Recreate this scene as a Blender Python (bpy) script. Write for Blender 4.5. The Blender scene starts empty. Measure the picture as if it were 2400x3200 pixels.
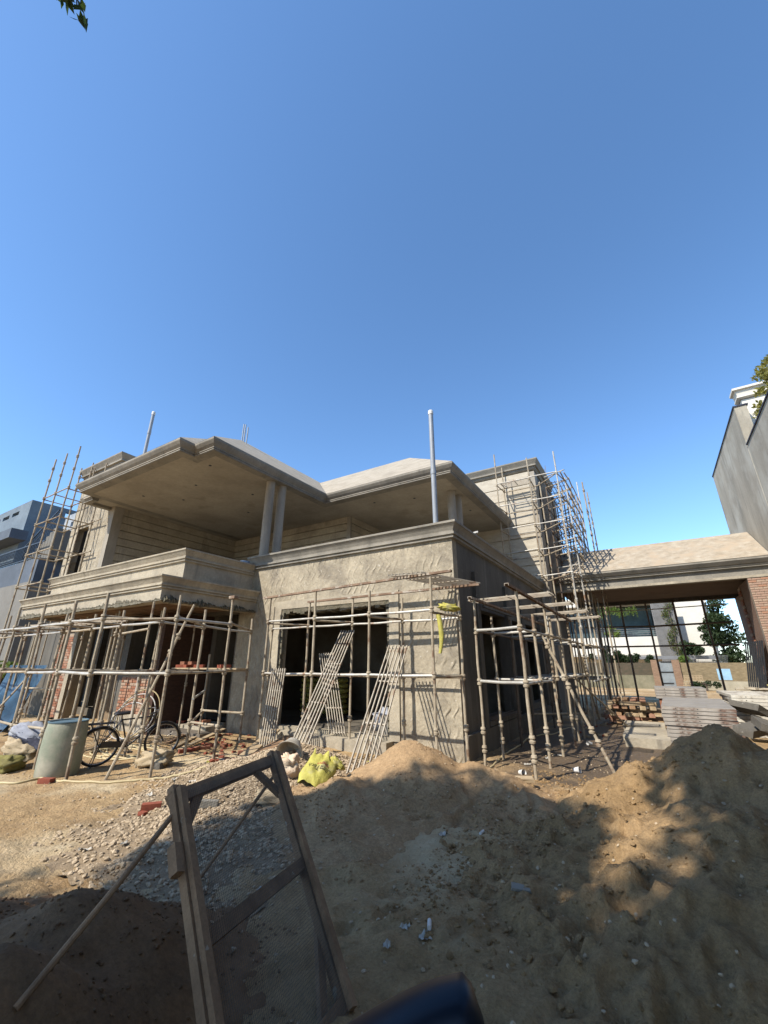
import bpy, math, random
import numpy as np
from mathutils import Vector, Matrix, noise as mnoise
R = math.radians
random.seed(7); rng = np.random.default_rng(7)
S = bpy.context.scene
COL = S.collection

# ------------------------------------------------------------------ camera, sky, sun, exposure
CAM_H, PITCH, YAW, FPX = 1.75, R(20.24), R(31.83), 1289.4
cam = bpy.data.cameras.new('camera'); co = bpy.data.objects.new('camera', cam); COL.objects.link(co)
cam.sensor_fit = 'VERTICAL'; cam.sensor_height = 36; cam.lens = FPX / 3200 * 36
cam.clip_start = 0.05; cam.clip_end = 3000
co.location = (0, 0, CAM_H); co.rotation_euler = (R(90) + PITCH, 0, YAW)
S.camera = co
LIGHT = Vector((0.367, 0.90, -1.0)).normalized()          # direction the sunlight travels
w = bpy.data.worlds.new('World'); S.world = w; w.use_nodes = True
nt = w.node_tree; bg = nt.nodes['Background']
sky = nt.nodes.new('ShaderNodeTexSky'); sky.sky_type = 'NISHITA'; sky.sun_disc = False
sky.sun_elevation = math.asin(-LIGHT.z); sky.sun_rotation = math.atan2(-LIGHT.x, -LIGHT.y)
sky.air_density = 0.85; sky.dust_density = 0.25; sky.ozone_density = 3.0; sky.altitude = 300
hs = nt.nodes.new('ShaderNodeHueSaturation'); hs.inputs['Saturation'].default_value = 1.10; hs.inputs['Hue'].default_value = 0.497; nt.links.new(sky.outputs[0], hs.inputs['Color']); nt.links.new(hs.outputs[0], bg.inputs[0]); bg.inputs[1].default_value = 0.15
sl = bpy.data.lights.new('sun', 'SUN'); so = bpy.data.objects.new('sun', sl); COL.objects.link(so)
sl.energy = 3.85; sl.angle = R(0.53); sl.color = (1.0, 0.945, 0.855)
so.rotation_euler = LIGHT.to_track_quat('-Z', 'Y').to_euler(); so.location = (-6, -14, 20)
S.view_settings.view_transform = 'Standard'; S.view_settings.look = 'None'
S.view_settings.exposure = 1.0; S.view_settings.gamma = 1.0
S.render.resolution_x, S.render.resolution_y = 768, 1024

# ------------------------------------------------------------------ pixel rays of the 2400x3200 photograph
_fw = np.array([-math.sin(YAW)*math.cos(PITCH), math.cos(YAW)*math.cos(PITCH), math.sin(PITCH)])
_rt = np.array([math.cos(YAW), math.sin(YAW), 0]); _up = np.cross(_rt, _fw)
def ray(x, y): return _fw + _rt*(x-1200)/FPX - _up*(y-1600)/FPX
def _pl(x, y, a, v):
    d = ray(x, y); o = np.array([0, 0, CAM_H]); q = o + d*((v-o[a])/d[a]); return Vector(q)
def G(x, y, z=0.0): return _pl(x, y, 2, z)
def PX(x, y, v): return _pl(x, y, 0, v)
def PY(x, y, v): return _pl(x, y, 1, v)

# ------------------------------------------------------------------ noise
def _hash(ix, iy, s):
    h = (ix.astype(np.int64)*374761393 + iy.astype(np.int64)*668265263 + s*1274126177) & 0xffffffff
    h = ((h ^ (h >> 13))*1274126177) & 0xffffffff
    return ((h ^ (h >> 16)) & 0xffff)/65535.0
def vnoise(x, y, s=0):
    x = np.asarray(x, float); y = np.asarray(y, float)
    ix = np.floor(x); iy = np.floor(y); fx = x-ix; fy = y-iy
    fx = fx*fx*(3-2*fx); fy = fy*fy*(3-2*fy)
    a = _hash(ix, iy, s); b = _hash(ix+1, iy, s); c = _hash(ix, iy+1, s); d = _hash(ix+1, iy+1, s)
    return (a*(1-fx)+b*fx)*(1-fy) + (c*(1-fx)+d*fx)*fy - 0.5
def fbm(x, y, s=0, o=4):
    t = 0; a = 1.0
    for k in range(o):
        t = t + a*vnoise(x, y, s+k*17); x = np.asarray(x)*2.03+3.1; y = np.asarray(y)*2.03+1.7; a *= 0.5
    return t

# ------------------------------------------------------------------ materials
MATS = {}
def M(name, c1, c2=None, scale=2.0, rough=0.85, bump=0.35, bscale=60.0, spec=0.25, metal=0.0, fine=0.25, wavy=False, streak=0.0, bdist=0.01, patch=None, pscale=1.0, plo=0.52, phi=0.62, trans=0.0, stain=None, splash=None, grain=0.0):
    if name in MATS: return MATS[name]
    m = bpy.data.materials.new(name); m.use_nodes = True
    n = m.node_tree.nodes; l = m.node_tree.links; b = n['Principled BSDF']
    tc = n.new('ShaderNodeTexCoord')
    def noi(sc, det=5, r=0.6, vec=None):
        t = n.new('ShaderNodeTexNoise'); t.inputs['Scale'].default_value = sc; t.inputs['Detail'].default_value = det
        t.inputs['Roughness'].default_value = r; l.new(vec or tc.outputs['Object'], t.inputs['Vector']); return t.outputs['Fac']
    def ramp(src, lo, hi):
        r_ = n.new('ShaderNodeMapRange'); r_.inputs[1].default_value = lo; r_.inputs[2].default_value = hi; l.new(src, r_.inputs[0]); return r_.outputs[0]
    def mix(f, a, bb, mode='MIX'):
        x = n.new('ShaderNodeMix'); x.data_type = 'RGBA'; x.blend_type = mode
        if isinstance(f, float): x.inputs[0].default_value = f
        else: l.new(f, x.inputs[0])
        for i, v in ((6, a), (7, bb)):
            if isinstance(v, tuple): x.inputs[i].default_value = (*v, 1)
            else: l.new(v, x.inputs[i])
        return x.outputs[2]
    c2 = c2 or tuple(v*0.72 for v in c1)
    vec = None
    if streak:
        mp = n.new('ShaderNodeMapping'); mp.inputs['Scale'].default_value = (1, 1, streak); l.new(tc.outputs['Object'], mp.inputs[0]); vec = mp.outputs[0]
    col = mix(ramp(noi(scale, 6, 0.65, vec), 0.35, 0.65), c1, c2)
    col = mix(fine, col, mix(ramp(noi(scale*14, 4, 0.7), 0.3, 0.7), (0.35, 0.35, 0.35), (1, 1, 1)), 'MULTIPLY')
    if grain: col = mix(grain, col, mix(ramp(noi(42.0, 3, 0.8), 0.32, 0.62), (0.22, 0.2, 0.18), (1, 1, 1)), 'MULTIPLY')
    if patch: col = mix(ramp(noi(pscale, 4, 0.6), plo, phi), col, patch)
    if stain:
        mp2 = n.new('ShaderNodeMapping'); mp2.inputs['Scale'].default_value = (1, 1, 0.14); l.new(tc.outputs['Object'], mp2.inputs[0])
        col = mix(ramp(noi(2.6, 6, 0.7, mp2.outputs[0]), 0.55, 0.74), col, stain)
    if splash:
        vo = n.new('ShaderNodeTexNoise'); vo.inputs['Scale'].default_value = 7.0; vo.inputs['Detail'].default_value = 3; vo.inputs['Roughness'].default_value = 0.75; l.new(tc.outputs['Object'], vo.inputs['Vector'])
        col = mix(ramp(vo.outputs['Fac'], 0.66, 0.69), col, splash)
    l.new(col, b.inputs['Base Color'])
    b.inputs['Roughness'].default_value = rough; b.inputs['Metallic'].default_value = metal
    b.inputs['Specular IOR Level'].default_value = spec
    if trans: b.inputs['Transmission Weight'].default_value = trans
    h = noi(bscale, 6, 0.7)
    if wavy:
        sx = n.new('ShaderNodeSeparateXYZ'); l.new(tc.outputs['Object'], sx.inputs[0])
        def mth(op, a, v=None):
            q = n.new('ShaderNodeMath'); q.operation = op
            for i, z in enumerate((a, v)):
                if z is None: continue
                if isinstance(z, (int, float)): q.inputs[i].default_value = z
                else: l.new(z, q.inputs[i])
            return q.outputs[0]
        ph = mth('MULTIPLY', noi(0.9, 2), 7.0)
        sn = mth('MULTIPLY', mth('SINE', mth('ADD', mth('MULTIPLY', sx.outputs[2], 14.0), ph)), 0.05)
        xx = mth('ADD', mth('ADD', sx.outputs[0], mth('MULTIPLY', noi(1.6, 2), 0.16)), sn)
        band = mth('SINE', mth('MULTIPLY', xx, 2*math.pi/0.20))
        band = mth('POWER', mth('MAXIMUM', band, 0.0), 1.6)
        band = mth('MULTIPLY', band, ramp(noi(0.9, 3), 0.40, 0.62))
        lump = mth('MULTIPLY', noi(6.0, 4), 1.1)
        h = mth('ADD', mth('ADD', mth('MULTIPLY', band, 0.85), lump), mth('MULTIPLY', h, 0.5))
        bdist = 0.035
    bp = n.new('ShaderNodeBump'); bp.inputs['Strength'].default_value = bump; bp.inputs['Distance'].default_value = bdist
    l.new(h, bp.inputs['Height']); l.new(bp.outputs[0], b.inputs['Normal'])
    MATS[name] = m; return m

plaster = M('wavy plaster', (0.45, 0.385, 0.28), (0.30, 0.255, 0.185), 1.5, wavy=True, bump=0.85, fine=0.4, patch=(0.20, 0.17, 0.128), pscale=1.1, plo=0.54, phi=0.70, stain=(0.22, 0.19, 0.145), splash=(0.46, 0.41, 0.33))
plaster2 = M('plain plaster', (0.45, 0.39, 0.29), (0.32, 0.275, 0.205), 1.1, bump=0.6, bscale=14, bdist=0.025, fine=0.35, patch=(0.22, 0.19, 0.145), pscale=0.9, plo=0.54, phi=0.72, stain=(0.20, 0.175, 0.135))
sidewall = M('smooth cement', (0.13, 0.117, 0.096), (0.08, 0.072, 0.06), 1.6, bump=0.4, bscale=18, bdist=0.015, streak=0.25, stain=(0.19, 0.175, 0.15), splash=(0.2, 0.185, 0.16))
trimm = M('cornice cement', (0.29, 0.262, 0.215), (0.20, 0.182, 0.15), 1.5, bump=0.4, bscale=30, streak=1.0, fine=0.3, stain=(0.13, 0.12, 0.10))
soffit = M('soffit concrete', (0.40, 0.355, 0.28), (0.29, 0.255, 0.20), 0.6, bump=0.3, bscale=9, bdist=0.02, patch=(0.27, 0.235, 0.18), pscale=0.8, plo=0.56, phi=0.66)
roofm = M('roof screed', (0.40, 0.35, 0.275), (0.29, 0.25, 0.19), 2.2, bump=0.5, bscale=25, streak=3.0, fine=0.35, patch=(0.25, 0.215, 0.165), pscale=0.8, plo=0.56, phi=0.7)
porchroof = M('rough porch roof', (0.43, 0.37, 0.285), (0.30, 0.245, 0.175), 3.5, bump=0.7, bscale=20, bdist=0.02, fine=0.45, patch=(0.34, 0.27, 0.19), pscale=2.0, plo=0.5, phi=0.65)
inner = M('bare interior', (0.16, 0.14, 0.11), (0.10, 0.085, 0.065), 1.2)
colm = M('column cement', (0.36, 0.32, 0.26), (0.26, 0.23, 0.185), 3.0, bump=0.3, bscale=30, streak=0.3)
tubem = M('scaffold tube', (0.41, 0.345, 0.25), (0.28, 0.225, 0.155), 4.0, rough=0.8, bump=0.8, bscale=50, bdist=0.006, patch=(0.17, 0.11, 0.07), pscale=3.5, plo=0.55, phi=0.66)
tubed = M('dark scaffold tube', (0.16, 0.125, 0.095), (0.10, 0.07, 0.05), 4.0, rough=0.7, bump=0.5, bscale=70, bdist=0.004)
tubeg = M('galvanised tube', (0.50, 0.48, 0.43), (0.36, 0.33, 0.28), 5.0, rough=0.55, bump=0.4, bscale=60, metal=0.3, bdist=0.004, patch=(0.25, 0.15, 0.09), pscale=3.0, plo=0.58, phi=0.68)
ironm = M('rusty channel', (0.26, 0.175, 0.115), (0.16, 0.10, 0.065), 6.0, rough=0.8, bump=0.5, bscale=60, bdist=0.004, patch=(0.36, 0.31, 0.25), pscale=5.0)
deckm = M('deck steel', (0.42, 0.37, 0.29), (0.30, 0.25, 0.19), 6.0, rough=0.7, bump=0.4, bscale=50, bdist=0.003, patch=(0.2, 0.13, 0.085), pscale=4.0, plo=0.58, phi=0.66)
grout = M('brick mortar', (0.33, 0.275, 0.21), (0.24, 0.195, 0.15), 5.0)
brickA = M('brick orange', (0.30, 0.13, 0.075), (0.22, 0.095, 0.055), 7.0, bump=0.6, bscale=40, bdist=0.006)
brickB = M('brick pale', (0.38, 0.21, 0.135), (0.29, 0.155, 0.10), 7.0, bump=0.6, bscale=40, bdist=0.006)
brickC = M('brick mortar smeared', (0.40, 0.31, 0.23), (0.28, 0.17, 0.115), 9.0, bump=0.7, bscale=40, bdist=0.008)
brickP = M('brick dusty pink', (0.37, 0.25, 0.185), (0.28, 0.175, 0.125), 7.0, bump=0.7, bscale=30, bdist=0.01)
brickR = M('brick red', (0.27, 0.075, 0.04), (0.18, 0.05, 0.03), 8.0, bump=0.6, bscale=40, bdist=0.006)
timber = M('timber', (0.33, 0.205, 0.115), (0.19, 0.115, 0.065), 5.0, splash=(0.30, 0.26, 0.20), fine=0.4, bump=0.5, bscale=30, streak=0.2, bdist=0.006)
timberP = M('pale timber', (0.42, 0.32, 0.20), (0.30, 0.22, 0.13), 5.0, bump=0.4, bscale=30, bdist=0.005)
soil = M('soil', (0.52, 0.36, 0.185), (0.375, 0.24, 0.115), 0.9, grain=0.34, bump=1.0, bscale=24, bdist=0.045, fine=0.4, patch=(0.52, 0.415, 0.26), pscale=0.55, plo=0.5, phi=0.68)
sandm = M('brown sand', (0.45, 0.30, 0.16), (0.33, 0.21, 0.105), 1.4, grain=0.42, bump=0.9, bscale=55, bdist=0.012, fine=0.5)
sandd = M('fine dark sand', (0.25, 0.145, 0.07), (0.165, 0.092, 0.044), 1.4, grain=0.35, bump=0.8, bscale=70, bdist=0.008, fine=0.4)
clod = M('lumpy sand', (0.46, 0.30, 0.148), (0.325, 0.205, 0.092), 1.0, grain=0.36, bump=1.0, bscale=30, bdist=0.04, fine=0.45)
gravelm = M('gravel stone', (0.47, 0.365, 0.245), (0.32, 0.24, 0.15), 9.0, bump=0.3, bscale=90, bdist=0.003)
gravelb = M('gravel bed', (0.36, 0.265, 0.165), (0.24, 0.175, 0.105), 6.0, bump=1.0, bscale=45, bdist=0.02, fine=0.5)
pvc = M('grey pvc', (0.27, 0.295, 0.32), (0.23, 0.25, 0.275), 3.0, rough=0.4, bump=0.05, spec=0.5, fine=0.08)
whitep = M('white plastic', (0.62, 0.60, 0.56), (0.52, 0.50, 0.46), 5.0, rough=0.55, bump=0.15, fine=0.15)
hosem = M('cream hose', (0.50, 0.41, 0.23), (0.42, 0.33, 0.18), 4.0, rough=0.5, bump=0.1, fine=0.15)
yellowm = M('yellow sack', (0.46, 0.41, 0.085), (0.34, 0.30, 0.07), 5.0, patch=(0.40, 0.35, 0.20), pscale=4.0, plo=0.55, phi=0.7, rough=0.6, bump=0.6, bscale=22, bdist=0.02, fine=0.25)
creamm = M('cream sack', (0.42, 0.33, 0.21), (0.32, 0.25, 0.155), 5.0, rough=0.75, bump=0.6, bscale=22, bdist=0.02, fine=0.25)
orangem = M('peach sack', (0.62, 0.40, 0.24), (0.60, 0.50, 0.38), 6.0, rough=0.7, bump=0.6, bscale=20, bdist=0.02)
redink = M('red ink', (0.50, 0.06, 0.04), None, rough=0.6, bump=0.0, fine=0.1)
darkink = M('dark ink', (0.10, 0.085, 0.03), None, rough=0.6, bump=0.0, fine=0.1)
greyc = M('grey cloth', (0.32, 0.33, 0.36), (0.28, 0.29, 0.33), 6.0, bump=0.6, bscale=25, bdist=0.02)
darkc = M('dark cloth', (0.05, 0.055, 0.08), (0.035, 0.035, 0.05), 6.0, bump=0.5, bscale=25, bdist=0.02)
tarpm = M('blue tarp', (0.022, 0.075, 0.14), (0.012, 0.042, 0.085), 3.0, rough=0.5, bump=0.6, bscale=14, bdist=0.02, spec=0.4)
drumm = M('drum green', (0.20, 0.225, 0.16), (0.30, 0.285, 0.22), 2.5, rough=0.65, bump=0.3, bscale=30, fine=0.25, patch=(0.40, 0.36, 0.28), pscale=2.0, plo=0.5, phi=0.75)
drumr = M('drum rim', (0.10, 0.16, 0.20), None, rough=0.5, bump=0.2)
blackm = M('black paint', (0.018, 0.017, 0.018), (0.03, 0.026, 0.024), 8.0, rough=0.4, bump=0.15, spec=0.5, fine=0.1)
rubber = M('tyre rubber', (0.022, 0.021, 0.02), (0.05, 0.043, 0.035), 8.0, rough=0.8, bump=0.3, fine=0.2)
chrome = M('dull chrome', (0.48, 0.46, 0.43), (0.30, 0.25, 0.2), 10.0, rough=0.35, metal=0.9, bump=0.1)
blueg = M('blue grey render', (0.165, 0.205, 0.24), (0.11, 0.14, 0.17), 0.7, bump=0.3, bscale=10, fine=0.2)
bandg = M('dark grey render', (0.10, 0.12, 0.15), (0.07, 0.085, 0.105), 0.8, bump=0.2, bscale=10)
beige = M('beige render', (0.185, 0.175, 0.155), (0.15, 0.142, 0.125), 0.5, bump=0.15)
greyr = M('weathered grey render', (0.40, 0.36, 0.285), (0.28, 0.25, 0.195), 0.9, bump=0.35, bscale=16, streak=0.3, bdist=0.015, stain=(0.17, 0.155, 0.125), patch=(0.42, 0.395, 0.33), pscale=0.6, plo=0.5, phi=0.7)
darkcop = M('dark coping', (0.045, 0.05, 0.075), None, bump=0.1)
white = M('white render', (0.62, 0.585, 0.51), (0.54, 0.51, 0.44), 0.6, bump=0.15, bscale=12, fine=0.12)
slatg = M('grey louvre', (0.20, 0.20, 0.20), (0.16, 0.16, 0.16), 1.0, bump=0.1)
curtain = M('teal curtain', (0.16, 0.24, 0.25), (0.11, 0.17, 0.18), 2.0, bump=0.1)
glass = M('window glass', (0.06, 0.09, 0.10), None, rough=0.08, spec=0.8, bump=0.0, fine=0.0)
platem = M('shuttering plate', (0.36, 0.33, 0.29), (0.22, 0.185, 0.155), 3.0, rough=0.75, bump=0.4, bscale=30, bdist=0.005, patch=(0.13, 0.08, 0.06), pscale=3.0, plo=0.54, phi=0.64)
platel = M('pale plate', (0.56, 0.53, 0.46), (0.36, 0.32, 0.26), 4.0, rough=0.8, bump=0.4, bscale=30, bdist=0.005, patch=(0.14, 0.11, 0.085), pscale=4.0, plo=0.55, phi=0.62)
platet = M('plate face', (0.30, 0.275, 0.24), (0.22, 0.20, 0.175), 2.0, rough=0.6, bump=0.2, bscale=30)
sheetm = M('dark iron sheet', (0.03, 0.032, 0.034), (0.02, 0.02, 0.022), 3.0, rough=0.8, bump=0.2)  # dark iron, lowered further so the base colour carries the porch shade
gatem = M('grey gate sheet', (0.24, 0.27, 0.28), (0.17, 0.19, 0.20), 2.0, rough=0.55, bump=0.2)
leafD = M('dark leaf', (0.035, 0.055, 0.018), (0.02, 0.034, 0.012), 1.5, rough=0.6, bump=0.0, fine=0.2)
leafA = M('leaf', (0.075, 0.12, 0.035), (0.04, 0.075, 0.02), 1.5, rough=0.55, bump=0.0, fine=0.2)
leafB = M('yellow leaf', (0.24, 0.22, 0.05), (0.14, 0.15, 0.035), 1.5, rough=0.6, bump=0.0, fine=0.2)
leafC = M('bright leaf', (0.16, 0.22, 0.04), (0.09, 0.14, 0.03), 1.5, rough=0.55, bump=0.0, fine=0.2)
def leafy(m, col, f=0.45):
    n = m.node_tree.nodes; l = m.node_tree.links; t = n.new('ShaderNodeBsdfTranslucent'); t.inputs[0].default_value = (*col, 1)
    x = n.new('ShaderNodeMixShader'); x.inputs[0].default_value = f; out = n['Material Output']
    l.new(n['Principled BSDF'].outputs[0], x.inputs[1]); l.new(t.outputs[0], x.inputs[2]); l.new(x.outputs[0], out.inputs[0])
leafy(leafA, (0.42, 0.36, 0.10)); leafy(leafB, (0.40, 0.34, 0.08), 0.3); leafy(leafC, (0.25, 0.32, 0.06), 0.3); leafy(leafD, (0.06, 0.10, 0.02), 0.25)
bark = M('bark', (0.13, 0.10, 0.075), (0.08, 0.06, 0.045), 4.0, bump=0.9, bscale=20, streak=0.2, bdist=0.02)
carblue = M('dark blue car paint', (0.003, 0.008, 0.018), (0.0025, 0.006, 0.014), 3.0, rough=0.38, spec=0.28, bump=0.0, fine=0.05)
wiremesh = M('sieve wire', (0.13, 0.115, 0.095), None, rough=0.6, metal=0.4, bump=0.0)
moss = M('ragged mortar', (0.12, 0.11, 0.075), (0.22, 0.19, 0.14), 8.0, bump=1.0, bscale=30, bdist=0.03)
wetm = M('wet mortar', (0.12, 0.10, 0.08), (0.17, 0.145, 0.115), 3.0, rough=0.6)
bluep = M('blue plastic', (0.16, 0.26, 0.45), None, rough=0.4, bump=0.1)
browns = M('brown formwork soffit', (0.22, 0.14, 0.085), (0.14, 0.085, 0.05), 2.0, bump=0.3)

# wet ground tint follows a damp stain of its own shape beside the house
def soil_wet():
    m = soil; n = m.node_tree.nodes; l = m.node_tree.links; b = n['Principled BSDF']
    src = b.inputs['Base Color'].links[0].from_socket
    tc = n.new('ShaderNodeTexCoord'); mp = n.new('ShaderNodeMapping'); l.new(tc.outputs['Object'], mp.inputs[0])
    mp.inputs['Location'].default_value = (1.3*0.30, -12.2*0.15, 0); mp.inputs['Scale'].default_value = (0.30, 0.15, 0)
    g = n.new('ShaderNodeTexGradient'); g.gradient_type = 'SPHERICAL'; l.new(mp.outputs[0], g.inputs[0])
    no = n.new('ShaderNodeTexNoise'); no.inputs['Scale'].default_value = 1.4; no.inputs['Detail'].default_value = 5; l.new(tc.outputs['Object'], no.inputs['Vector'])
    a = n.new('ShaderNodeMath'); a.operation = 'ADD'; l.new(g.outputs['Fac'], a.inputs[0]); l.new(no.outputs['Fac'], a.inputs[1])
    mr = n.new('ShaderNodeMapRange'); mr.inputs[1].default_value = 0.62; mr.inputs[2].default_value = 0.95; l.new(a.outputs[0], mr.inputs[0])
    x = n.new('ShaderNodeMix'); x.data_type = 'RGBA'; l.new(mr.outputs[0], x.inputs[0]); l.new(src, x.inputs[6]); x.inputs[7].default_value = (0.125, 0.09, 0.058, 1)
    l.new(x.outputs[2], b.inputs['Base Color'])
    r2 = n.new('ShaderNodeMapRange'); r2.inputs[3].default_value = 0.9; r2.inputs[4].default_value = 0.5; l.new(mr.outputs[0], r2.inputs[0]); l.new(r2.outputs[0], b.inputs['Roughness'])
soil_wet()

# ------------------------------------------------------------------ mesh building
class MB:
    def __init__(s): s.v = []; s.f = []
    def add(s, vs, fs):
        o = len(s.v); s.v += [tuple(v) for v in vs]; s.f += [tuple(i+o for i in f) for f in fs]; return s
    def box(s, x0, x1, y0, y1, z0, z1):
        return s.add([(x0,y0,z0),(x1,y0,z0),(x1,y1,z0),(x0,y1,z0),(x0,y0,z1),(x1,y0,z1),(x1,y1,z1),(x0,y1,z1)],
                     [(0,3,2,1),(4,5,6,7),(0,1,5,4),(1,2,6,5),(2,3,7,6),(3,0,4,7)])
    def obox(s, c, ax, ay, az, hx, hy, hz):
        c = Vector(c); ax = Vector(ax).normalized()*hx; ay = Vector(ay).normalized()*hy; az = Vector(az).normalized()*hz
        vs = [c+ax*i+ay*j+az*k for k in (-1, 1) for (i, j) in ((-1,-1),(1,-1),(1,1),(-1,1))]
        return s.add(vs, [(0,3,2,1),(4,5,6,7),(0,1,5,4),(1,2,6,5),(2,3,7,6),(3,0,4,7)])
    def bar(s, p, q, wd, ht, side=None):                # rectangular bar from p to q
        p = Vector(p); q = Vector(q); d = q-p
        sd = Vector(side) if side else d.cross(Vector((0, 0, 1)))
        if sd.length < 1e-5: sd = Vector((1, 0, 0))
        sd = (sd - d*(sd.dot(d)/d.dot(d))).normalized(); u = sd.cross(d).normalized()
        return s.obox((p+q)/2, d, sd, u, d.length/2, wd/2, ht/2)
    def path(s, pts, r, n=8, closed=False, caps=True):
        pts = [Vector(p) for p in pts]; m = len(pts); o = len(s.v); prev = None
        rr = r if isinstance(r, (list, tuple)) else [r]*m
        for i, p in enumerate(pts):
            if closed: t = pts[(i+1) % m]-pts[i-1]
            else: t = pts[min(i+1, m-1)]-pts[max(i-1, 0)]
            t.normalize()
            if prev is None:
                a = t.cross(Vector((0, 0, 1)))
                if a.length < 1e-3: a = t.cross(Vector((1, 0, 0)))
            else: a = prev - t*prev.dot(t)
            a.normalize(); prev = a; b = t.cross(a)
            for k in range(n):
                an = 2*math.pi*k/n; s.v.append(tuple(p+a*math.cos(an)*rr[i]+b*math.sin(an)*rr[i]))
        for i in range(m if closed else m-1):
            for k in range(n):
                j = (i+1) % m; s.f.append((o+i*n+k, o+i*n+(k+1) % n, o+j*n+(k+1) % n, o+j*n+k))
        if caps and not closed:
            s.f.append(tuple(o+k for k in range(n))[::-1]); s.f.append(tuple(o+(m-1)*n+k for k in range(n)))
        return s
    def tube(s, p, q, r, n=8): return s.path([p, q], r, n)
    def lathe(s, prof, c=(0,0,0), n=24, sy=1.0):
        o = len(s.v); m = len(prof)
        for (r, z) in prof:
            for k in range(n):
                a = 2*math.pi*k/n; s.v.append((c[0]+r*math.cos(a), c[1]+r*math.sin(a)*sy, c[2]+z))
        for i in range(m-1):
            for k in range(n): s.f.append((o+i*n+k, o+i*n+(k+1) % n, o+(i+1)*n+(k+1) % n, o+(i+1)*n+k))
        s.f.append(tuple(o+k for k in range(n))[::-1]); s.f.append(tuple(o+(m-1)*n+k for k in range(n)))
        return s
    def prism(s, poly, z0, z1):
        n = len(poly); return s.add([(x,y,z0) for x,y in poly]+[(x,y,z1) for x,y in poly],
            [tuple(range(n))[::-1], tuple(range(n, 2*n))]+[(i,(i+1)%n,n+(i+1)%n,n+i) for i in range(n)])
    def sweep(s, path, prof):                           # closed profile (offset to the right of travel, z) along a plan path
        P = [Vector((*p, 0)) for p in path]; m = len(P); k = len(prof); o = len(s.v)
        for i in range(m):
            d0 = (P[i]-P[i-1]).normalized() if i else (P[1]-P[0]).normalized()
            d1 = (P[i+1]-P[i]).normalized() if i < m-1 else d0
            n0 = Vector((d0.y, -d0.x, 0)); n1 = Vector((d1.y, -d1.x, 0)); b = (n0+n1); b = b/(b.dot(n0))
            for (d, z) in prof: q = P[i]+b*d; s.v.append((q.x, q.y, z))
        for i in range(m-1):
            for j in range(k): s.f.append((o+i*k+j, o+i*k+(j+1) % k, o+(i+1)*k+(j+1) % k, o+(i+1)*k+j))
        s.f.append(tuple(o+j for j in range(k))); s.f.append(tuple(o+(m-1)*k+j for j in range(k))[::-1])
        return s
    def wall(s, axis, p0, p1, us, zs, holes=()):        # slab with rectangular openings given as (u0,u1,z0,z1)
        us = sorted(set(list(us)+[u for h in holes for u in h[:2]])); zs = sorted(set(list(zs)+[z for h in holes for z in h[2:]]))
        def solid(i, j):
            if i < 0 or j < 0 or i >= len(us)-1 or j >= len(zs)-1: return False
            u = (us[i]+us[i+1])/2; z = (zs[j]+zs[j+1])/2
            return not any(h[0] < u < h[1] and h[2] < z < h[3] for h in holes)
        def P(a, u, z): return (u, a, z) if axis == 'y' else (a, u, z)
        for i in range(len(us)-1):
            for j in range(len(zs)-1):
                if not solid(i, j): continue
                a, b, c, d = us[i], us[i+1], zs[j], zs[j+1]
                s.add([P(p0,a,c),P(p0,b,c),P(p0,b,d),P(p0,a,d)], [(0,1,2,3)]); s.add([P(p1,a,c),P(p1,b,c),P(p1,b,d),P(p1,a,d)], [(3,2,1,0)])
                if not solid(i-1, j): s.add([P(p0,a,c),P(p1,a,c),P(p1,a,d),P(p0,a,d)], [(3,2,1,0)])
                if not solid(i+1, j): s.add([P(p0,b,c),P(p1,b,c),P(p1,b,d),P(p0,b,d)], [(0,1,2,3)])
                if not solid(i, j-1): s.add([P(p0,a,c),P(p0,b,c),P(p1,b,c),P(p1,a,c)], [(3,2,1,0)])
                if not solid(i, j+1): s.add([P(p0,a,d),P(p0,b,d),P(p1,b,d),P(p1,a,d)], [(0,1,2,3)])
        return s
    def grid(s, pts):                                   # pts[i][j]
        o = len(s.v); a = len(pts); b = len(pts[0])
        for row in pts: s.v += [tuple(p) for p in row]
        for i in range(a-1):
            for j in range(b-1): s.f.append((o+i*b+j, o+i*b+j+1, o+(i+1)*b+j+1, o+(i+1)*b+j))
        return s
    def mesh(s, name, mat, smooth=None):
        me = bpy.data.meshes.new(name); me.from_pydata(s.v, [], s.f); me.update()
        me.materials.append(mat)
        if smooth is not None:
            me.polygons.foreach_set('use_smooth', [True]*len(me.polygons)); me.set_sharp_from_angle(angle=R(smooth))
        return me
    def build(s, name, mat, parent=None, smooth=None, world=True):
        if parent is not None and world:
            L = WLOC[parent.name]; s.v = [(x-L[0], y-L[1], z-L[2]) for x, y, z in s.v]
        o = link(name, s.mesh(name, mat, smooth), parent)
        if parent is not None: WLOC[o.name] = WLOC[parent.name] if world else (0, 0, 0)
        else: WLOC[o.name] = (0, 0, 0)
        return o
WLOC = {}
def link(name, data, parent=None, loc=None):
    o = bpy.data.objects.new(name, data); COL.objects.link(o)
    if parent is not None: o.parent = parent
    if loc is not None: o.location = loc
    return o
def thing(name, label, cat, loc=(0,0,0), rotz=0.0, group=None):
    o = link(name, None, None, loc); o.rotation_euler = (0, 0, rotz); o.empty_display_size = 0.1
    WLOC[o.name] = tuple(loc); return tag(o, label, cat, group)
def tag(o, label, cat, group=None):
    o['label'] = label; o['category'] = cat
    if group: o['group'] = group
    return o
def struct(o): o['kind'] = 'structure'; return o
def stuff(o, label=None, cat=None):
    o['kind'] = 'stuff'
    if label: tag(o, label, cat)
    return o
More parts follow.
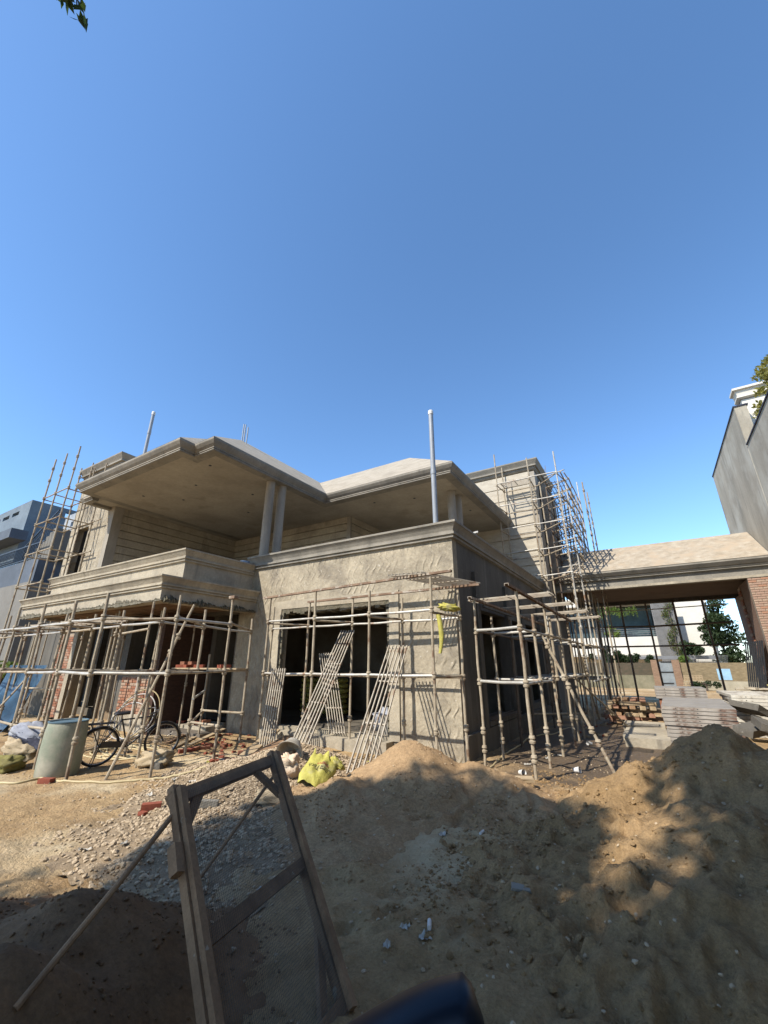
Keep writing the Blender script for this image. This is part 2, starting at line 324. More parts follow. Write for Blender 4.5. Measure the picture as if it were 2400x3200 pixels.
def npmesh(name, V, Fq, mat, smooth=False):
    me = bpy.data.meshes.new(name); V = np.asarray(V, np.float32); Fq = np.asarray(Fq, np.int32); k = Fq.shape[1]
    me.vertices.add(len(V)); me.vertices.foreach_set('co', V.ravel())
    me.loops.add(Fq.size); me.loops.foreach_set('vertex_index', Fq.ravel())
    me.polygons.add(len(Fq)); me.polygons.foreach_set('loop_start', np.arange(0, Fq.size, k, dtype=np.int32))
    try: me.polygons.foreach_set('loop_total', np.full(len(Fq), k, np.int32))
    except Exception: pass
    me.polygons.foreach_set('use_smooth', np.full(len(Fq), smooth)); me.update(calc_edges=True); me.validate()
    me.materials.append(mat); return me

# ------------------------------------------------------------------ ground (one sheet to the horizon)
def spaced(a, b, lo, hi, st, far):
    near = np.arange(a, b+st/2, st); g = [st*1.6**k for k in range(1, 60)]
    left = []; x = a
    for d in g:
        x -= min(d, 60)
        left.append(x)
        if x < lo: break
    right = []; x = b
    for d in g:
        x += min(d, 60)
        right.append(x)
        if x > hi: break
    return np.array(left[::-1]+list(near)+right)
def ground_z(x, y):
    x = np.asarray(x, float); y = np.asarray(y, float)
    near = np.clip(1-np.hypot(x+1.5, y-4)/9, 0, 1)
    z = 0.05*fbm(x*0.5, y*0.5, 3, 3) + (0.022+0.075*near)*fbm(x*2.6, y*2.6, 11, 4)*0.8 + 0.03*near*np.minimum(0, np.abs(vnoise(x*4.2, y*4.2, 71))-0.12)*4 + (0.008+0.022*near)*fbm(x*9, y*9, 77, 3)
    ruts = np.sin((y*0.95+x*0.35)*5.2+4*vnoise(x*0.9, y*0.9, 5))*0.024*np.clip(1-np.hypot(x+0.6, y-3.6)/3.2, 0, 1)
    fade = np.clip((60-np.hypot(x, y))/40, 0, 1)
    return (z+ruts)*fade - 0.03
_dr = random.Random(5); PRINTS = []
for k in range(34):
    x, y, a = _dr.uniform(-2.6, 2.4), _dr.uniform(2.2, 5.6), _dr.uniform(-.5, .9)
    for j in range(5): PRINTS.append((x+j*.34*math.cos(a+1.2)+(.09 if j % 2 else -.09)*math.sin(a+1.2), y+j*.34*math.sin(a+1.2), a+1.2+_dr.uniform(-.25, .25), _dr.uniform(.018, .042)))
for k in range(40): PRINTS.append((_dr.uniform(-7.5, -3.8), _dr.uniform(2.4, 4.4), _dr.uniform(0, 3), _dr.uniform(.008, .02)))
def dents(X, Y, Z):
    xr = X[0]; yr = Y[:, 0]
    for (x, y, a, d) in PRINTS:
        i0, i1 = np.searchsorted(xr, (x-.28, x+.28)); j0, j1 = np.searchsorted(yr, (y-.28, y+.28))
        if i1 <= i0 or j1 <= j0: continue
        dx = X[j0:j1, i0:i1]-x; dy = Y[j0:j1, i0:i1]-y; u = (dx*math.cos(a)+dy*math.sin(a))/.15; v = (-dx*math.sin(a)+dy*math.cos(a))/.055; q = u*u+v*v
        Z[j0:j1, i0:i1] += -d*np.exp(-q**2*.7)+d*.45*np.exp(-(np.sqrt(q)-1.5)**2*6)
    return Z
xs = spaced(-11.5, 3.0, -900, 900, 0.034, 60); ys = spaced(0.8, 10.5, -900, 900, 0.034, 60)
gx, gy = np.meshgrid(xs, ys); gz = dents(gx, gy, ground_z(gx, gy))
V = np.stack([gx.ravel(), gy.ravel(), gz.ravel()], 1); nx = len(xs); ny = len(ys)
ii, jj = np.meshgrid(np.arange(nx-1), np.arange(ny-1)); a = (jj*nx+ii).ravel()
struct(link('ground', npmesh('ground', V, np.stack([a, a+1, a+1+nx, a+nx], 1), soil, True)))

HEAPS = []
def heap_height(bumps, x, y, seed, rough):
    z = np.full(np.shape(x), -1.0)
    for (cx, cy, rx, ry, rot, h) in bumps:
        dx = x-cx; dy = y-cy; c, s_ = math.cos(rot), math.sin(rot)
        u = (dx*c+dy*s_)/rx; v = (-dx*s_+dy*c)/ry
        r = np.sqrt(u*u+v*v+0.012)
        r = r + 0.16*fbm(x*1.3+seed, y*1.3, seed, 3)
        zz = h*(1-r)
        zz = np.where(zz < 0.12*h, zz*0.6+0.048*h, zz)
        k = 0.07
        m = np.maximum(z, zz); z = np.where(z > -0.9, m+np.maximum(k-np.abs(z-zz), 0)**2/(4*k), zz)
    n1_ = fbm(x*4, y*4, seed+40, 5); n2_ = fbm(x*1.7+5, y*1.7, seed+60, 3); return z + rough*n1_*(0.7+0.9*np.clip(n2_+.3, 0, 1)) - 0.5*rough*np.clip(0.12-np.abs(n2_), 0, 1)*3 + 0.3*rough*fbm(x*14, y*14, seed+80, 3)
def heap(name, label, bumps, mat, seed, rough, st=0.03):
    x0 = min(b[0]-max(b[2], b[3])*1.35 for b in bumps); x1 = max(b[0]+max(b[2], b[3])*1.35 for b in bumps)
    y0 = min(b[1]-max(b[2], b[3])*1.35 for b in bumps); y1 = max(b[1]+max(b[2], b[3])*1.35 for b in bumps)
    X, Y = np.meshgrid(np.arange(x0, x1, st), np.arange(y0, y1, st)); Z = dents(X, Y, heap_height(bumps, X, Y, seed, rough))
    g = ground_z(X, Y); keep = Z > g-0.05; n2, n1 = X.shape
    q = keep[:-1,:-1] | keep[1:,:-1] | keep[:-1,1:] | keep[1:,1:]
    idx = np.arange(n1*n2).reshape(n2, n1); F4 = np.stack([idx[:-1,:-1][q], idx[:-1,1:][q], idx[1:,1:][q], idx[1:,:-1][q]], 1)
    used = np.unique(F4); mp = np.zeros(n1*n2, int); mp[used] = np.arange(len(used))
    V = np.stack([X.ravel(), Y.ravel(), np.maximum(Z, g-0.12).ravel()], 1)[used]
    c = V.mean(0); c[2] = 0
    o = link(name, npmesh(name, V-c, mp[F4], mat, True), None, tuple(c)); tag(o, label, 'sand heap')
    HEAPS.append((bumps, seed, rough)); return o
def top_z(x, y):
    z = float(ground_z(x, y))
    for (b, s_, r_) in HEAPS: z = max(z, float(heap_height(b, np.array(x, float), np.array(y, float), s_, r_)))
    return z
def top_zv(X, Y):
    z = ground_z(X, Y)
    for (b, s_, r_) in HEAPS: z = np.maximum(z, heap_height(b, X, Y, s_, r_))
    return z
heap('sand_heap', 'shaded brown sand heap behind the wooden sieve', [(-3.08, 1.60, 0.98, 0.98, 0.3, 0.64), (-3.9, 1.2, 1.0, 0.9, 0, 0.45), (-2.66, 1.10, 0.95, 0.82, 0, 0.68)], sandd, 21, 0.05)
heap('sand_heap', 'coarse orange sand heap in front of the corner of the house', [(-3.4, 6.3, 1.32, 1.4, 0.2, 0.68), (-2.55, 6.6, 1.3, 1.0, -0.2, 0.44), (-3.9, 5.2, 1.2, 1.5, 0.1, 0.33), (-1.75, 6.2, 1.0, 0.8, 0, 0.16)], sandm, 31, 0.06)
heap('sand_heap', 'tall lumpy earth and sand heap in front of the plate stacks', [(0.55, 6.9, 1.55, 1.9, 0.1, 1.16), (1.5, 6.6, 2.0, 2.2, 0, 1.26), (-0.42, 6.6, 1.15, 1.3, 0, 0.64), (0.4, 5.0, 1.9, 2.0, 0.3, 0.62), (1.8, 4.5, 1.9, 2.4, 0, 0.75), (-0.6, 5.5, 1.2, 1.2, 0, 0.36)], clod, 41, 0.13)
gb = heap('gravel_heap', 'heap of pale gravel stones at the foot of the leaning gratings', [(-5.55, 6.1, 1.45, 1.25, 0.5, 0.50), (-5.0, 4.9, 1.4, 1.4, 0, 0.28), (-6.3, 5.6, 1.2, 0.9, 0.4, 0.24), (-4.6, 4.0, 1.1, 1.2, 0, 0.14)], gravelb, 51, 0.05)
gb['category'] = 'gravel heap'

# stones
_t = (1+5**.5)/2
ICO = np.array([(-1,_t,0),(1,_t,0),(-1,-_t,0),(1,-_t,0),(0,-1,_t),(0,1,_t),(0,-1,-_t),(0,1,-_t),(_t,0,-1),(_t,0,1),(-_t,0,-1),(-_t,0,1)])/1.9
ICF = np.array([(0,11,5),(0,5,1),(0,1,7),(0,7,10),(0,10,11),(1,5,9),(5,11,4),(11,10,2),(10,7,6),(7,1,8),(3,9,4),(3,4,2),(3,2,6),(3,6,8),(3,8,9),(4,9,5),(2,4,11),(6,2,10),(8,6,7),(9,8,1)])
def stones(P, sz, flat=0.7):
    n = len(P); q = rng.normal(size=(n, 4)); q /= np.linalg.norm(q, axis=1)[:, None]; w_, x, y, z = q.T
    Rm = np.stack([1-2*(y*y+z*z),2*(x*y-z*w_),2*(x*z+y*w_),2*(x*y+z*w_),1-2*(x*x+z*z),2*(y*z-x*w_),2*(x*z-y*w_),2*(y*z+x*w_),1-2*(x*x+y*y)], 1).reshape(n, 3, 3)
    L = ICO[None]*(1+rng.normal(0, 0.16, (n, 12, 1)))*np.stack([np.ones(n), rng.uniform(.6, 1, n), rng.uniform(.5, .9, n)], 1)[:, None, :]
    Vv = np.einsum('nij,nkj->nki', Rm, L)*np.asarray(sz)[:, None, None]; Vv[:, :, 2] *= flat
    Vv = Vv+np.asarray(P)[:, None, :]
    Ff = ICF[None]+(np.arange(n)*12)[:, None, None]
    return Vv.reshape(-1, 3), Ff.reshape(-1, 3)
gbp, gseed, grough = HEAPS[-1]
X = rng.uniform(-7.6, -3.2, 40000); Y = rng.uniform(2.4, 7.6, 40000); d_ = heap_height(gbp, X, Y, gseed, grough); g_ = ground_z(X, Y)
kk = (d_ > g_-0.02) & (rng.random(40000) < 0.25+np.clip((d_-g_)*6, 0, 1))
P = np.stack([X, Y, np.maximum(d_, g_)+0.004], 1)[kk][:9500]; sz = rng.uniform(0.012, 0.034, len(P))
Vs, Fs = stones(P, sz); go = link('gravel_stones', npmesh('gravel_stones', Vs, Fs, gravelm), gb); go.location = tuple(-Vector(gb.location)); go['kind'] = 'stuff'
n_ = 2600; X = rng.uniform(-12, 1.5, n_); Y = rng.uniform(2.0, 11, n_); Z = top_zv(X, Y)
Vs, Fs = stones(np.stack([X, Y, Z+0.004], 1), rng.uniform(0.006, 0.022, n_)); stuff(link('pebbles', npmesh('pebbles', Vs, Fs, gravelm)), 'small pebbles and clods scattered over the bare earth yard', 'pebbles')

for (nm, mt, lab, n_, x0, x1, y0, y1, s0, s1) in (('earth_clods', clod, 'loose clods of earth crumbled over the tall heap and trodden ground', 6500, -2.2, 3.0, 2.2, 8.6, .008, .035), ('sand_lumps', sandm, 'small lumps of coarse sand on the orange sand heap', 6000, -5.2, -1.2, 3.6, 8.0, .006, .022), ('dark_sand_lumps', sandd, 'small lumps of dark sand on the shaded heap behind the sieve', 1600, -4.6, -1.9, 0.9, 2.9, .005, .018)):
    X = rng.uniform(x0, x1, n_); Y = rng.uniform(y0, y1, n_); kk = fbm(X*1.1, Y*1.1, 91, 3) > -.12; X, Y = X[kk], Y[kk]
    Z = top_zv(X, Y)
    Vs, Fs = stones(np.stack([X, Y, Z+0.003], 1), s0+(s1-s0)*rng.random(len(X))**2.5); stuff(link(nm, npmesh(nm, Vs, Fs, mt)), lab, 'clods')

# ------------------------------------------------------------------ the house under construction
house = thing('house', 'two storey house under construction in bare cement plaster with hipped roofs', 'house', (-10, 12, 0))
def hp(mb, name, mat, smooth=None, parent=None): return mb.build(name, mat, parent or house, smooth)
# centre block, ground floor
hp(MB().wall('y', 8.6, 8.85, [-10.5, -3.5], [-0.3, 4.5], [(-8.7, -5.2, 0.27, 3.16)]), 'front_wall', plaster)
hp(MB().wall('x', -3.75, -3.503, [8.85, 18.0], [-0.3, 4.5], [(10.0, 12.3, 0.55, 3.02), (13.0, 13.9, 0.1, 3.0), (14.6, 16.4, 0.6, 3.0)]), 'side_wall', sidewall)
m_ = MB()
for k in range(26):                                                     # ragged unplastered lintel edge over the opening
    x = -8.7+k*0.135; z = 3.16-0.03-random.random()*0.09
    m_.add([(x,8.57,3.22+random.random()*.04),(x+.14,8.57,3.22+random.random()*.04),(x+.14,8.6,z),(x,8.6,z-random.random()*.05),(x,8.84,z-.02),(x+.14,8.84,z-.03),(x,8.7,3.2),(x+.14,8.7,3.2)], [(0,3,2,1),(3,4,5,2),(0,6,4,3),(1,2,5,7),(4,6,7,5)])
hp(m_, 'lintel_edge', moss)
for sx in (-8.7, -5.2):
    m_ = MB()
    for k in range(20):
        z = 0.3+k*0.143; d = 0.02+random.random()*0.05; s_ = 1 if sx < -6 else -1
        m_.obox((sx+s_*d/2, 8.64, z+0.07), (1,0,0), (0,1,0), (0,0,1), d/2+.012, 0.05, 0.085)
    hp(m_, 'jamb_edge', moss)
hp(MB().box(-8.9, -5.1, 8.3, 8.597, -0.3, 0.20), 'plinth_step', plaster2)
hp(MB().wall('y', 8.565, 8.598, [-8.98, -4.92], [0.2, 3.42], [(-8.72, -5.18, 0.2, 3.2)]), 'opening_surround', plaster2)
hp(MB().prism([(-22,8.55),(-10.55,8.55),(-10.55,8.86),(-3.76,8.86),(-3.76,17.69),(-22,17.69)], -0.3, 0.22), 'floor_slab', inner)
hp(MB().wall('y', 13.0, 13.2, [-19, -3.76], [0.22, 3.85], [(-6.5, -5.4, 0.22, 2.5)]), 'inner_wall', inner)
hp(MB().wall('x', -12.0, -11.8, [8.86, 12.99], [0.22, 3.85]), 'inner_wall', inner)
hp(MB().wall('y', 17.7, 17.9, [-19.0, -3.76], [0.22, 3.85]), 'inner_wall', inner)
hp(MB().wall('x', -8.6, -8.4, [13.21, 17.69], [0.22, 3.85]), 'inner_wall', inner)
hp(MB().prism([(-10.5,8.86),(-3.76,8.86),(-3.76,17.98),(-19,17.98),(-19,8.4),(-10.5,8.4)], 3.85, 4.05), 'first_floor_slab', soffit)
hp(MB().wall('x', -5.02, -4.87, [8.86, 12.9], [0.22, 3.84], [(11.6, 12.5, 0.22, 2.4)]), 'inner_wall', plaster2)
CAP = [(-.25,4.87),(.17,4.87),(.17,4.82),(.145,4.80),(.10,4.735),(.065,4.66),(.06,4.62),(.095,4.62),(.095,4.565),(.05,4.56),(.05,4.525),(.07,4.52),(.07,4.49),(.006,4.47),(-.25,4.47)]
hp(MB().sweep([(-10.25,8.6),(-3.5,8.6),(-3.5,18.0)], CAP), 'parapet_cornice', trimm)
# side wall piers and panels
for (y0, y1) in ((9.75, 10.0), (12.3, 12.55), (13.9, 14.15), (16.4, 16.65)):
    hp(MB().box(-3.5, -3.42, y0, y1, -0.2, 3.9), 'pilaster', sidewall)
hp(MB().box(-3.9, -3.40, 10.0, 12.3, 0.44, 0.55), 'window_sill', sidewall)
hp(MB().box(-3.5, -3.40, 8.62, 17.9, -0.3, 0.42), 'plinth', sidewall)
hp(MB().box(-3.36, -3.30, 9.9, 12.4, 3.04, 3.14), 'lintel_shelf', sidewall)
# balcony ledge and balcony parapet, left wing
hp(MB().sweep([(-17.9,8.5),(-17.9,5.66),(-9.83,5.66),(-9.83,8.6)], [(-.3,3.79),(.14,3.79),(.14,3.75),(.12,3.735),(.085,3.68),(.05,3.62),(.045,3.585),(.075,3.585),(.075,3.55),(.035,3.545),(.035,3.515),(.055,3.515),(.055,3.49),(.0,3.47),(0,3.17),(-.3,3.17)]), 'balcony_ledge', plaster2)
hp(MB().sweep([(-17.9,8.5),(-17.9,6.3),(-10.08,6.3),(-10.08,8.72)], [(-.25,4.62),(.14,4.62),(.14,4.58),(.12,4.565),(.085,4.505),(.05,4.445),(.045,4.41),(.075,4.41),(.075,4.37),(.035,4.365),(.035,4.335),(.055,4.33),(.055,4.305),(0,4.285),(0,3.6),(-.25,3.6)]), 'balcony_parapet', plaster2)
hp(MB().prism([(-17.6,5.95),(-10.13,5.95),(-10.13,8.39),(-17.6,8.39)], 3.30, 3.84), 'balcony_slab', soffit)
for k in range(9):
    hp(MB().box(-17.55, -10.2, 6.0+k*0.26, 6.235+k*0.26, 3.262+0.012*(k % 2), 3.297), 'soffit_board', browns)
m_ = MB()
def ragged(path, z, amp, n):
    for (x0, y0, x1, y1) in path:
        for k in range(n):
            t = (k+random.random())/n; x = x0+(x1-x0)*t; y = y0+(y1-y0)*t; h = amp*(0.25+random.random())*(0.35+0.9*abs(math.sin(t*9+1)))
            m_.add([(x-.09,y-.012,z+h*.4),(x+.09,y-.014,z+h*.5),(x,y-.03,z+h*1.3),(x-.06,y-.02,z-h*.45),(x+.07,y-.02,z-h*.4),(x,y+.12,z-.02)], [(0,3,4,1),(0,1,2),(3,5,4),(0,5,3),(1,4,5)])
ragged([(-17.9,5.66,-9.83,5.66)], 3.19, 0.075, 120); ragged([(-9.815,5.7,-9.815,8.5)], 3.19, 0.085, 44)
hp(m_, 'ragged_drip_edge', moss)
# left wing, ground floor
def brick_panel(parent_name, x0, x1, yf, z0, z1, facing='y', maxn=300, palette=(brickA, brickB, brickA, brickC), bw=0.225, bh=0.07, j=0.012, depth=0.10):
    w_ = hp(MB().box(x0, x1, yf+0.012, yf+0.24, z0, z1) if facing == 'y' else MB().box(yf+0.012, yf+0.2, x0, x1, z0, z1), parent_name, grout)
    base = WLOC[house.name]; shared = {}; cnt = 0; r = 0; z = z0
    while z+bh <= z1+1e-6:
        x = x0-(bw+j)/2*(r % 2)
        while x < x1-0.03:
            a = max(x, x0); b = min(x+bw, x1)
            if b-a > 0.04 and cnt < maxn:
                mt = random.choice(palette); key = (round(b-a, 3), mt.name)
                if key not in shared:
                    L = (b-a)/2; e = 0.006; mb = MB()
                    if facing == 'y': mb.add([(-L,0,-bh/2),(L,0,-bh/2),(L,0,bh/2),(-L,0,bh/2),(-L+e,-e,-bh/2+e),(L-e,-e,-bh/2+e),(L-e,-e,bh/2-e),(-L+e,-e,bh/2-e),(-L,depth,-bh/2),(L,depth,-bh/2),(L,depth,bh/2),(-L,depth,bh/2)],
                        [(4,5,6,7),(0,1,5,4),(1,2,6,5),(2,3,7,6),(3,0,4,7),(0,8,9,1),(1,9,10,2),(2,10,11,3),(3,11,8,0)])
                    else: mb.add([(0,-L,-bh/2),(0,L,-bh/2),(0,L,bh/2),(0,-L,bh/2),(-e,-L+e,-bh/2+e),(-e,L-e,-bh/2+e),(-e,L-e,bh/2-e),(-e,-L+e,bh/2-e),(depth,-L,-bh/2),(depth,L,-bh/2),(depth,L,bh/2),(depth,-L,bh/2)],
                        [(7,6,5,4),(4,5,1,0),(5,6,2,1),(6,7,3,2),(7,4,0,3),(1,9,8,0),(2,10,9,1),(3,11,10,2),(0,8,11,3)])
                    shared[key] = mb.mesh('brick', mt)
                c = ((a+b)/2, yf+random.uniform(-.006, .006), z+bh/2) if facing == 'y' else (yf+random.uniform(-.006, .006), (a+b)/2, z+bh/2)
                link('brick', shared[key], w_, (c[0]-base[0], c[1]-base[1], c[2]-base[2])); cnt += 1
            x += bw+j
        z += bh+j; r += 1
    return w_
YL = 7.3
brick_panel('brick_pier', -18.65, -17.62, YL, 0.05, 2.80)
hp(MB().box(-17.62, -17.36, YL-0.03, YL+0.5, -0.2, 3.2), 'concrete_post', plaster2)
brick_panel('brick_apron', -13.9, -12.32, YL, 0.0, 1.42, palette=(brickA, brickB, brickB, brickC))
hp(MB().box(-13.95, -12.3, YL-0.05, YL+0.25, -0.2, 0.42), 'plinth_render', plaster2)
hp(MB().box(-13.95, -12.28, YL-0.04, YL+0.28, 1.43, 1.50), 'window_sill', trimm)
hp(MB().box(-12.30, -12.08, YL-0.02, YL+1.6, -0.2, 3.2), 'brick_jamb', M('dark brick jamb', (0.085, 0.045, 0.03), (0.05, 0.03, 0.022), 6.0, bump=0.6, bscale=20, bdist=0.02, streak=4))
hp(MB().box(-14.25, -13.91, YL+0.02, YL+1.3, -0.2, 3.2), 'concrete_post', sidewall)
hp(MB().wall('y', 8.3, 8.5, [-17.36, -14.25], [-0.2, 3.25], [(-15.4, -14.4, 1.4, 2.9)]), 'recess_wall', M('brown render', (0.24, 0.175, 0.11), (0.16, 0.115, 0.075), 1.2))
hp(MB().box(-12.9, -12.88, 7.2, 7.25, 0.2, 1.4), 'conduit', whitep)
hp(MB().box(-22.2, -19.6, 7.6, 7.9, -0.2, 3.2), 'end_wall', sidewall)
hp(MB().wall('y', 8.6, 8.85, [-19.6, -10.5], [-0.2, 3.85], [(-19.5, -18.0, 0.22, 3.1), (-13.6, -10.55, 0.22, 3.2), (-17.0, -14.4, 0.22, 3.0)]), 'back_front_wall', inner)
hp(MB().box(-13.4, -10.6, 8.0, 8.59, -0.2, 0.16), 'door_step', plaster2)
hp(MB().box(-13.3, -10.2, 7.55, 8.0, -0.2, 0.07), 'door_step', wetm)
hp(MB().wall('x', -19.2, -19.0, [8.86, 17.9], [0.22, 3.85]), 'inner_wall', inner)
# columns
for (x, y) in ((-9.94, 8.79), (-9.90, 9.27), (-5.10, 12.72), (-5.07, 13.24)):
    hp(MB().lathe([(.145,4.30),(.145,5.2),(.143,7.44),(.155,7.46),(.155,7.5)], (x, y, 0), 28), 'column', colm, 40)
# upper storey walls with recessed grooves between bands
def banded(name, axis, pos, u0, u1, z0, z1, out, mat, step=0.30, gap=0.034, holes=()):
    wl = hp(MB().wall(axis, pos, pos-out*0.22, [u0, u1], [z0, z1], holes), name, mat)
    k = 0; z = z1
    while z-step > z0:
        segs = [(u0, u1)]
        for h in holes:
            if h[2] < z-0.02 and h[3] > z-step+0.02:
                segs = [q for (a, b) in segs for q in ((a, min(b, h[0])), (max(a, h[1]), b)) if q[1]-q[0] > 0.05]
        for (a, b) in segs:
            p0, p1 = sorted((pos+out*0.002, pos+out*0.06))
            mb = MB().box(a, b, p0, p1, z-step+gap, z) if axis == 'y' else MB().box(p0, p1, a, b, z-step+gap, z)
            hp(mb, 'plaster_band', mat, None, wl)
        z -= step
    return wl
banded('veranda_back_wall', 'y', 13.0, -16.8, -9.72, 4.05, 7.5, -1, plaster2, holes=[(-13.9, -10.6, 4.05, 6.35)])
banded('veranda_side_wall', 'x', -16.8, 7.5, 13.0, 4.05, 7.5, 1, plaster2, holes=[(10.9, 12.5, 4.05, 6.2)])
hp(MB().box(-17.02, -16.72, 7.2, 7.55, 3.9, 7.5), 'corner_pier', colm)
banded('room_side_wall', 'x', -9.72, 13.0, 18.0, 4.05, 7.5, 1, plaster2, holes=[(14.2, 15.6, 4.05, 6.3)])
hp(MB().box(-9.73-0.1, -9.66, 12.93, 13.03, 4.05, 7.5), 'corner_bead', colm)
hp(MB().wall('y', 16.4, 16.6, [-16.7, -10.0], [4.06, 7.49]), 'inner_wall', inner)
hp(MB().box(-13.8, -11.0, 13.3, 13.6, 5.9, 6.15), 'inner_beam', sidewall)
# eaves, soffits, roofs
FAS = [(-.30,7.50),(-.02,7.50),(-.02,7.515),(.0,7.515),(.0,7.545),(-.015,7.55),(-.015,7.565),(.012,7.57),(.012,7.605),(.03,7.62),(.075,7.67),(.125,7.745),(.135,7.765),(.135,7.82),(-.05,7.86),(-.30,7.86)]
EAVE = [(-16.45,12.9),(-16.45,5.82),(-10.5,5.82),(-10.5,6.29),(-9.63,6.29),(-9.63,11.28),(-4.5,11.28),(-4.5,18.0)]
hp(MB().sweep(EAVE, FAS), 'eaves_fascia', trimm)
hp(MB().prism([(-17.02,18),(-17.02,6.2),(-16.2,6.2),(-16.2,6.1),(-10.75,6.1),(-10.75,6.55),(-9.9,6.55),(-9.9,11.55),(-4.77,11.55),(-4.77,18)], 7.505, 7.7), 'eaves_soffit', soffit)
hp(MB().sweep([(-17.2,7.19),(-17.2,6.28),(-16.46,6.28)], [(-.2,7.40),(0,7.40),(0,7.44),(.02,7.45),(.09,7.56),(.09,7.60),(-.2,7.60)]), 'eaves_return', trimm)
for (x, y) in ((-12.3, 7.6), (-10.6, 6.9), (-13.9, 8.2), (-11.3, 9.2), (-14.8, 7.2), (-12.9, 10.4), (-6.5, 12.6), (-5.2, 14.9), (-8.0, 12.2)):
    hp(MB().lathe([(.045,7.497),(.045,7.5045)], (x, y, 0), 10), 'lamp_hole', darkc)
def hip(x0, x1, y0, y1, s_, name='roof_slope', zb=7.83):
    xm = (x0+x1)/2; h = (x1-x0)/2*s_; yr = y0+(x1-x0)/2
    hp(MB().add([(x0,y0,zb),(x1,y0,zb),(xm,yr,zb+h)], [(0,1,2)]), name, roofm)
    hp(MB().add([(x1,y0,zb),(x1,y1,zb),(xm,y1,zb+h),(xm,yr,zb+h)], [(0,1,2,3)]), name, roofm)
    hp(MB().add([(x0,y0,zb),(xm,yr,zb+h),(xm,y1,zb+h),(x0,y1,zb)], [(0,1,2,3)]), name, roofm)
hip(-16.7, -9.5, 6.16, 21.0, 0.76); hip(-16.58, -10.37, 5.69, 12.0, 0.775)
zt = 7.83; zr = 10.2
hp(MB().add([(-14,11.15,zt),(-4.37,11.15,zt),(-7.54,14.25,zr),(-14,14.25,zr)], [(0,1,2,3)]), 'roof_slope', roofm)
hp(MB().add([(-4.37,11.15,zt),(-4.37,17.98,zt),(-7.54,14.25+.6,zr),(-7.54,14.25,zr)], [(0,1,2,3)]), 'roof_slope', roofm)
hp(MB().add([(-14,14.25,zr),(-7.54,14.25,zr),(-7.54,14.85,zr),(-4.37,17.98,zt),(-14,17.98,zt)], [(0,1,2,3,4)]), 'roof_slope', roofm)
# left tower
hp(MB().wall('y', 7.2, 7.45, [-20.1, -17.02], [3.6, 9.35], [(-19.5, -18.4, 3.9, 7.0)]), 'tower_front_wall', plaster)
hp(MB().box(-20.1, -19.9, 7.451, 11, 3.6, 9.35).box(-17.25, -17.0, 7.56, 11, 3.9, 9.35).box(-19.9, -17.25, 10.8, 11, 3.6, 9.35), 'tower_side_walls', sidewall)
hp(MB().box(-19.9, -17.3, 7.46, 10.8, 3.6, 3.8), 'tower_floor', inner)
hp(MB().box(-19.55, -19.4, 7.17, 7.199, 3.9, 7.1).box(-18.45, -18.3, 7.17, 7.199, 3.9, 7.1).box(-19.55, -18.3, 7.165, 7.199, 7.1, 7.22), 'opening_surround', plaster2)
TC = [(-.25,9.82),(.22,9.82),(.22,9.77),(.13,9.62),(.10,9.56),(.13,9.56),(.13,9.5),(.05,9.48),(.05,9.42),(.0,9.36),(-.25,9.36)]
hp(MB().sweep([(-20.1,11),(-20.1,7.2),(-17.0,7.2),(-17.0,11)], TC), 'tower_cornice', trimm)
# right tower
banded('stair_tower_front_wall', 'y', 18.0, -8.5, -3.42, 3.6, 10.0, -1, M('pale brickwork render', (0.50, 0.445, 0.35), (0.40, 0.35, 0.27), 2.5, bump=0.6, bscale=16, bdist=0.02, streak=3.0), 0.62, 0.04)
hp(MB().box(-3.42, -3.15, 17.96, 18.5, -0.2, 9.98), 'corner_pier', colm)
hp(MB().box(-3.40, -3.17, 18.5, 21.6, -0.2, 9.98), 'tower_side_wall', sidewall)
b2 = brick_panel('brick_infill', 18.7, 21.2, -3.10, 5.2, 9.6, facing='x', maxn=0)
hp(MB().box(-3.12, -3.08, 18.6, 21.3, 5.0, 9.2), 'brick_infill', brickR)
hp(MB().sweep([(-8.5,18.0),(-3.15,18.0),(-3.15,21.6)], [(d, z+0.73) for d, z in TC]), 'tower_cornice', trimm)
hp(MB().box(-8.5, -3.42, 18.25, 21.6, 9.7, 9.95), 'tower_slab', soffit)
for k in range(14):
    x = -3.6+random.uniform(-.3,.5); y = 20.6+random.uniform(-.4,.8); hp(MB().tube((x,y,9.9),(x+random.uniform(-.05,.05),y,11.2+random.random()*.6),.012,5), 'rebar', ironm)
# porch
hp(MB().sweep([(-3.14,19.0),(4.04,19.0)], [(-.3,4.60),(0,4.60),(0,4.70),(-.10,4.705),(-.10,4.98),(.02,4.985),(.02,5.03),(.05,5.04),(.05,5.08),(.10,5.10),(.20,5.22),(.20,5.28),(-.3,5.30)]), 'porch_beam', trimm)
hp(MB().box(-3.14, 4.04, 19.0-.006, 19.0-.001, 4.602, 4.69), 'porch_beam_edge', plaster2)
hp(MB().box(-3.14, 4.04, 19.3, 25.0, 4.75, 5.0), 'porch_slab', M('dark formwork', (0.12, 0.075, 0.05), (0.08, 0.05, 0.035), 2.0))
hp(MB().add([(-3.14,18.82,5.30),(4.03,18.82,5.30),(4.03,21.1,6.72),(-3.14,21.1,6.72)], [(0,1,2,3)]), 'porch_roof', porchroof)
hp(MB().add([(-3.14,21.1,6.72),(4.03,21.1,6.72),(4.03,25,5.0),(-3.14,25,5.0)], [(0,1,2,3)]), 'porch_roof', porchroof)
hp(MB().box(-3.14, 4.04, 24.7, 25.0, 4.6, 4.75), 'porch_back_beam', sidewall)
brick_panel('porch_pier', 3.25, 4.03, 19.02, 0.0, 4.59, maxn=300, palette=(brickP, brickC, brickP, brickC, brickB))
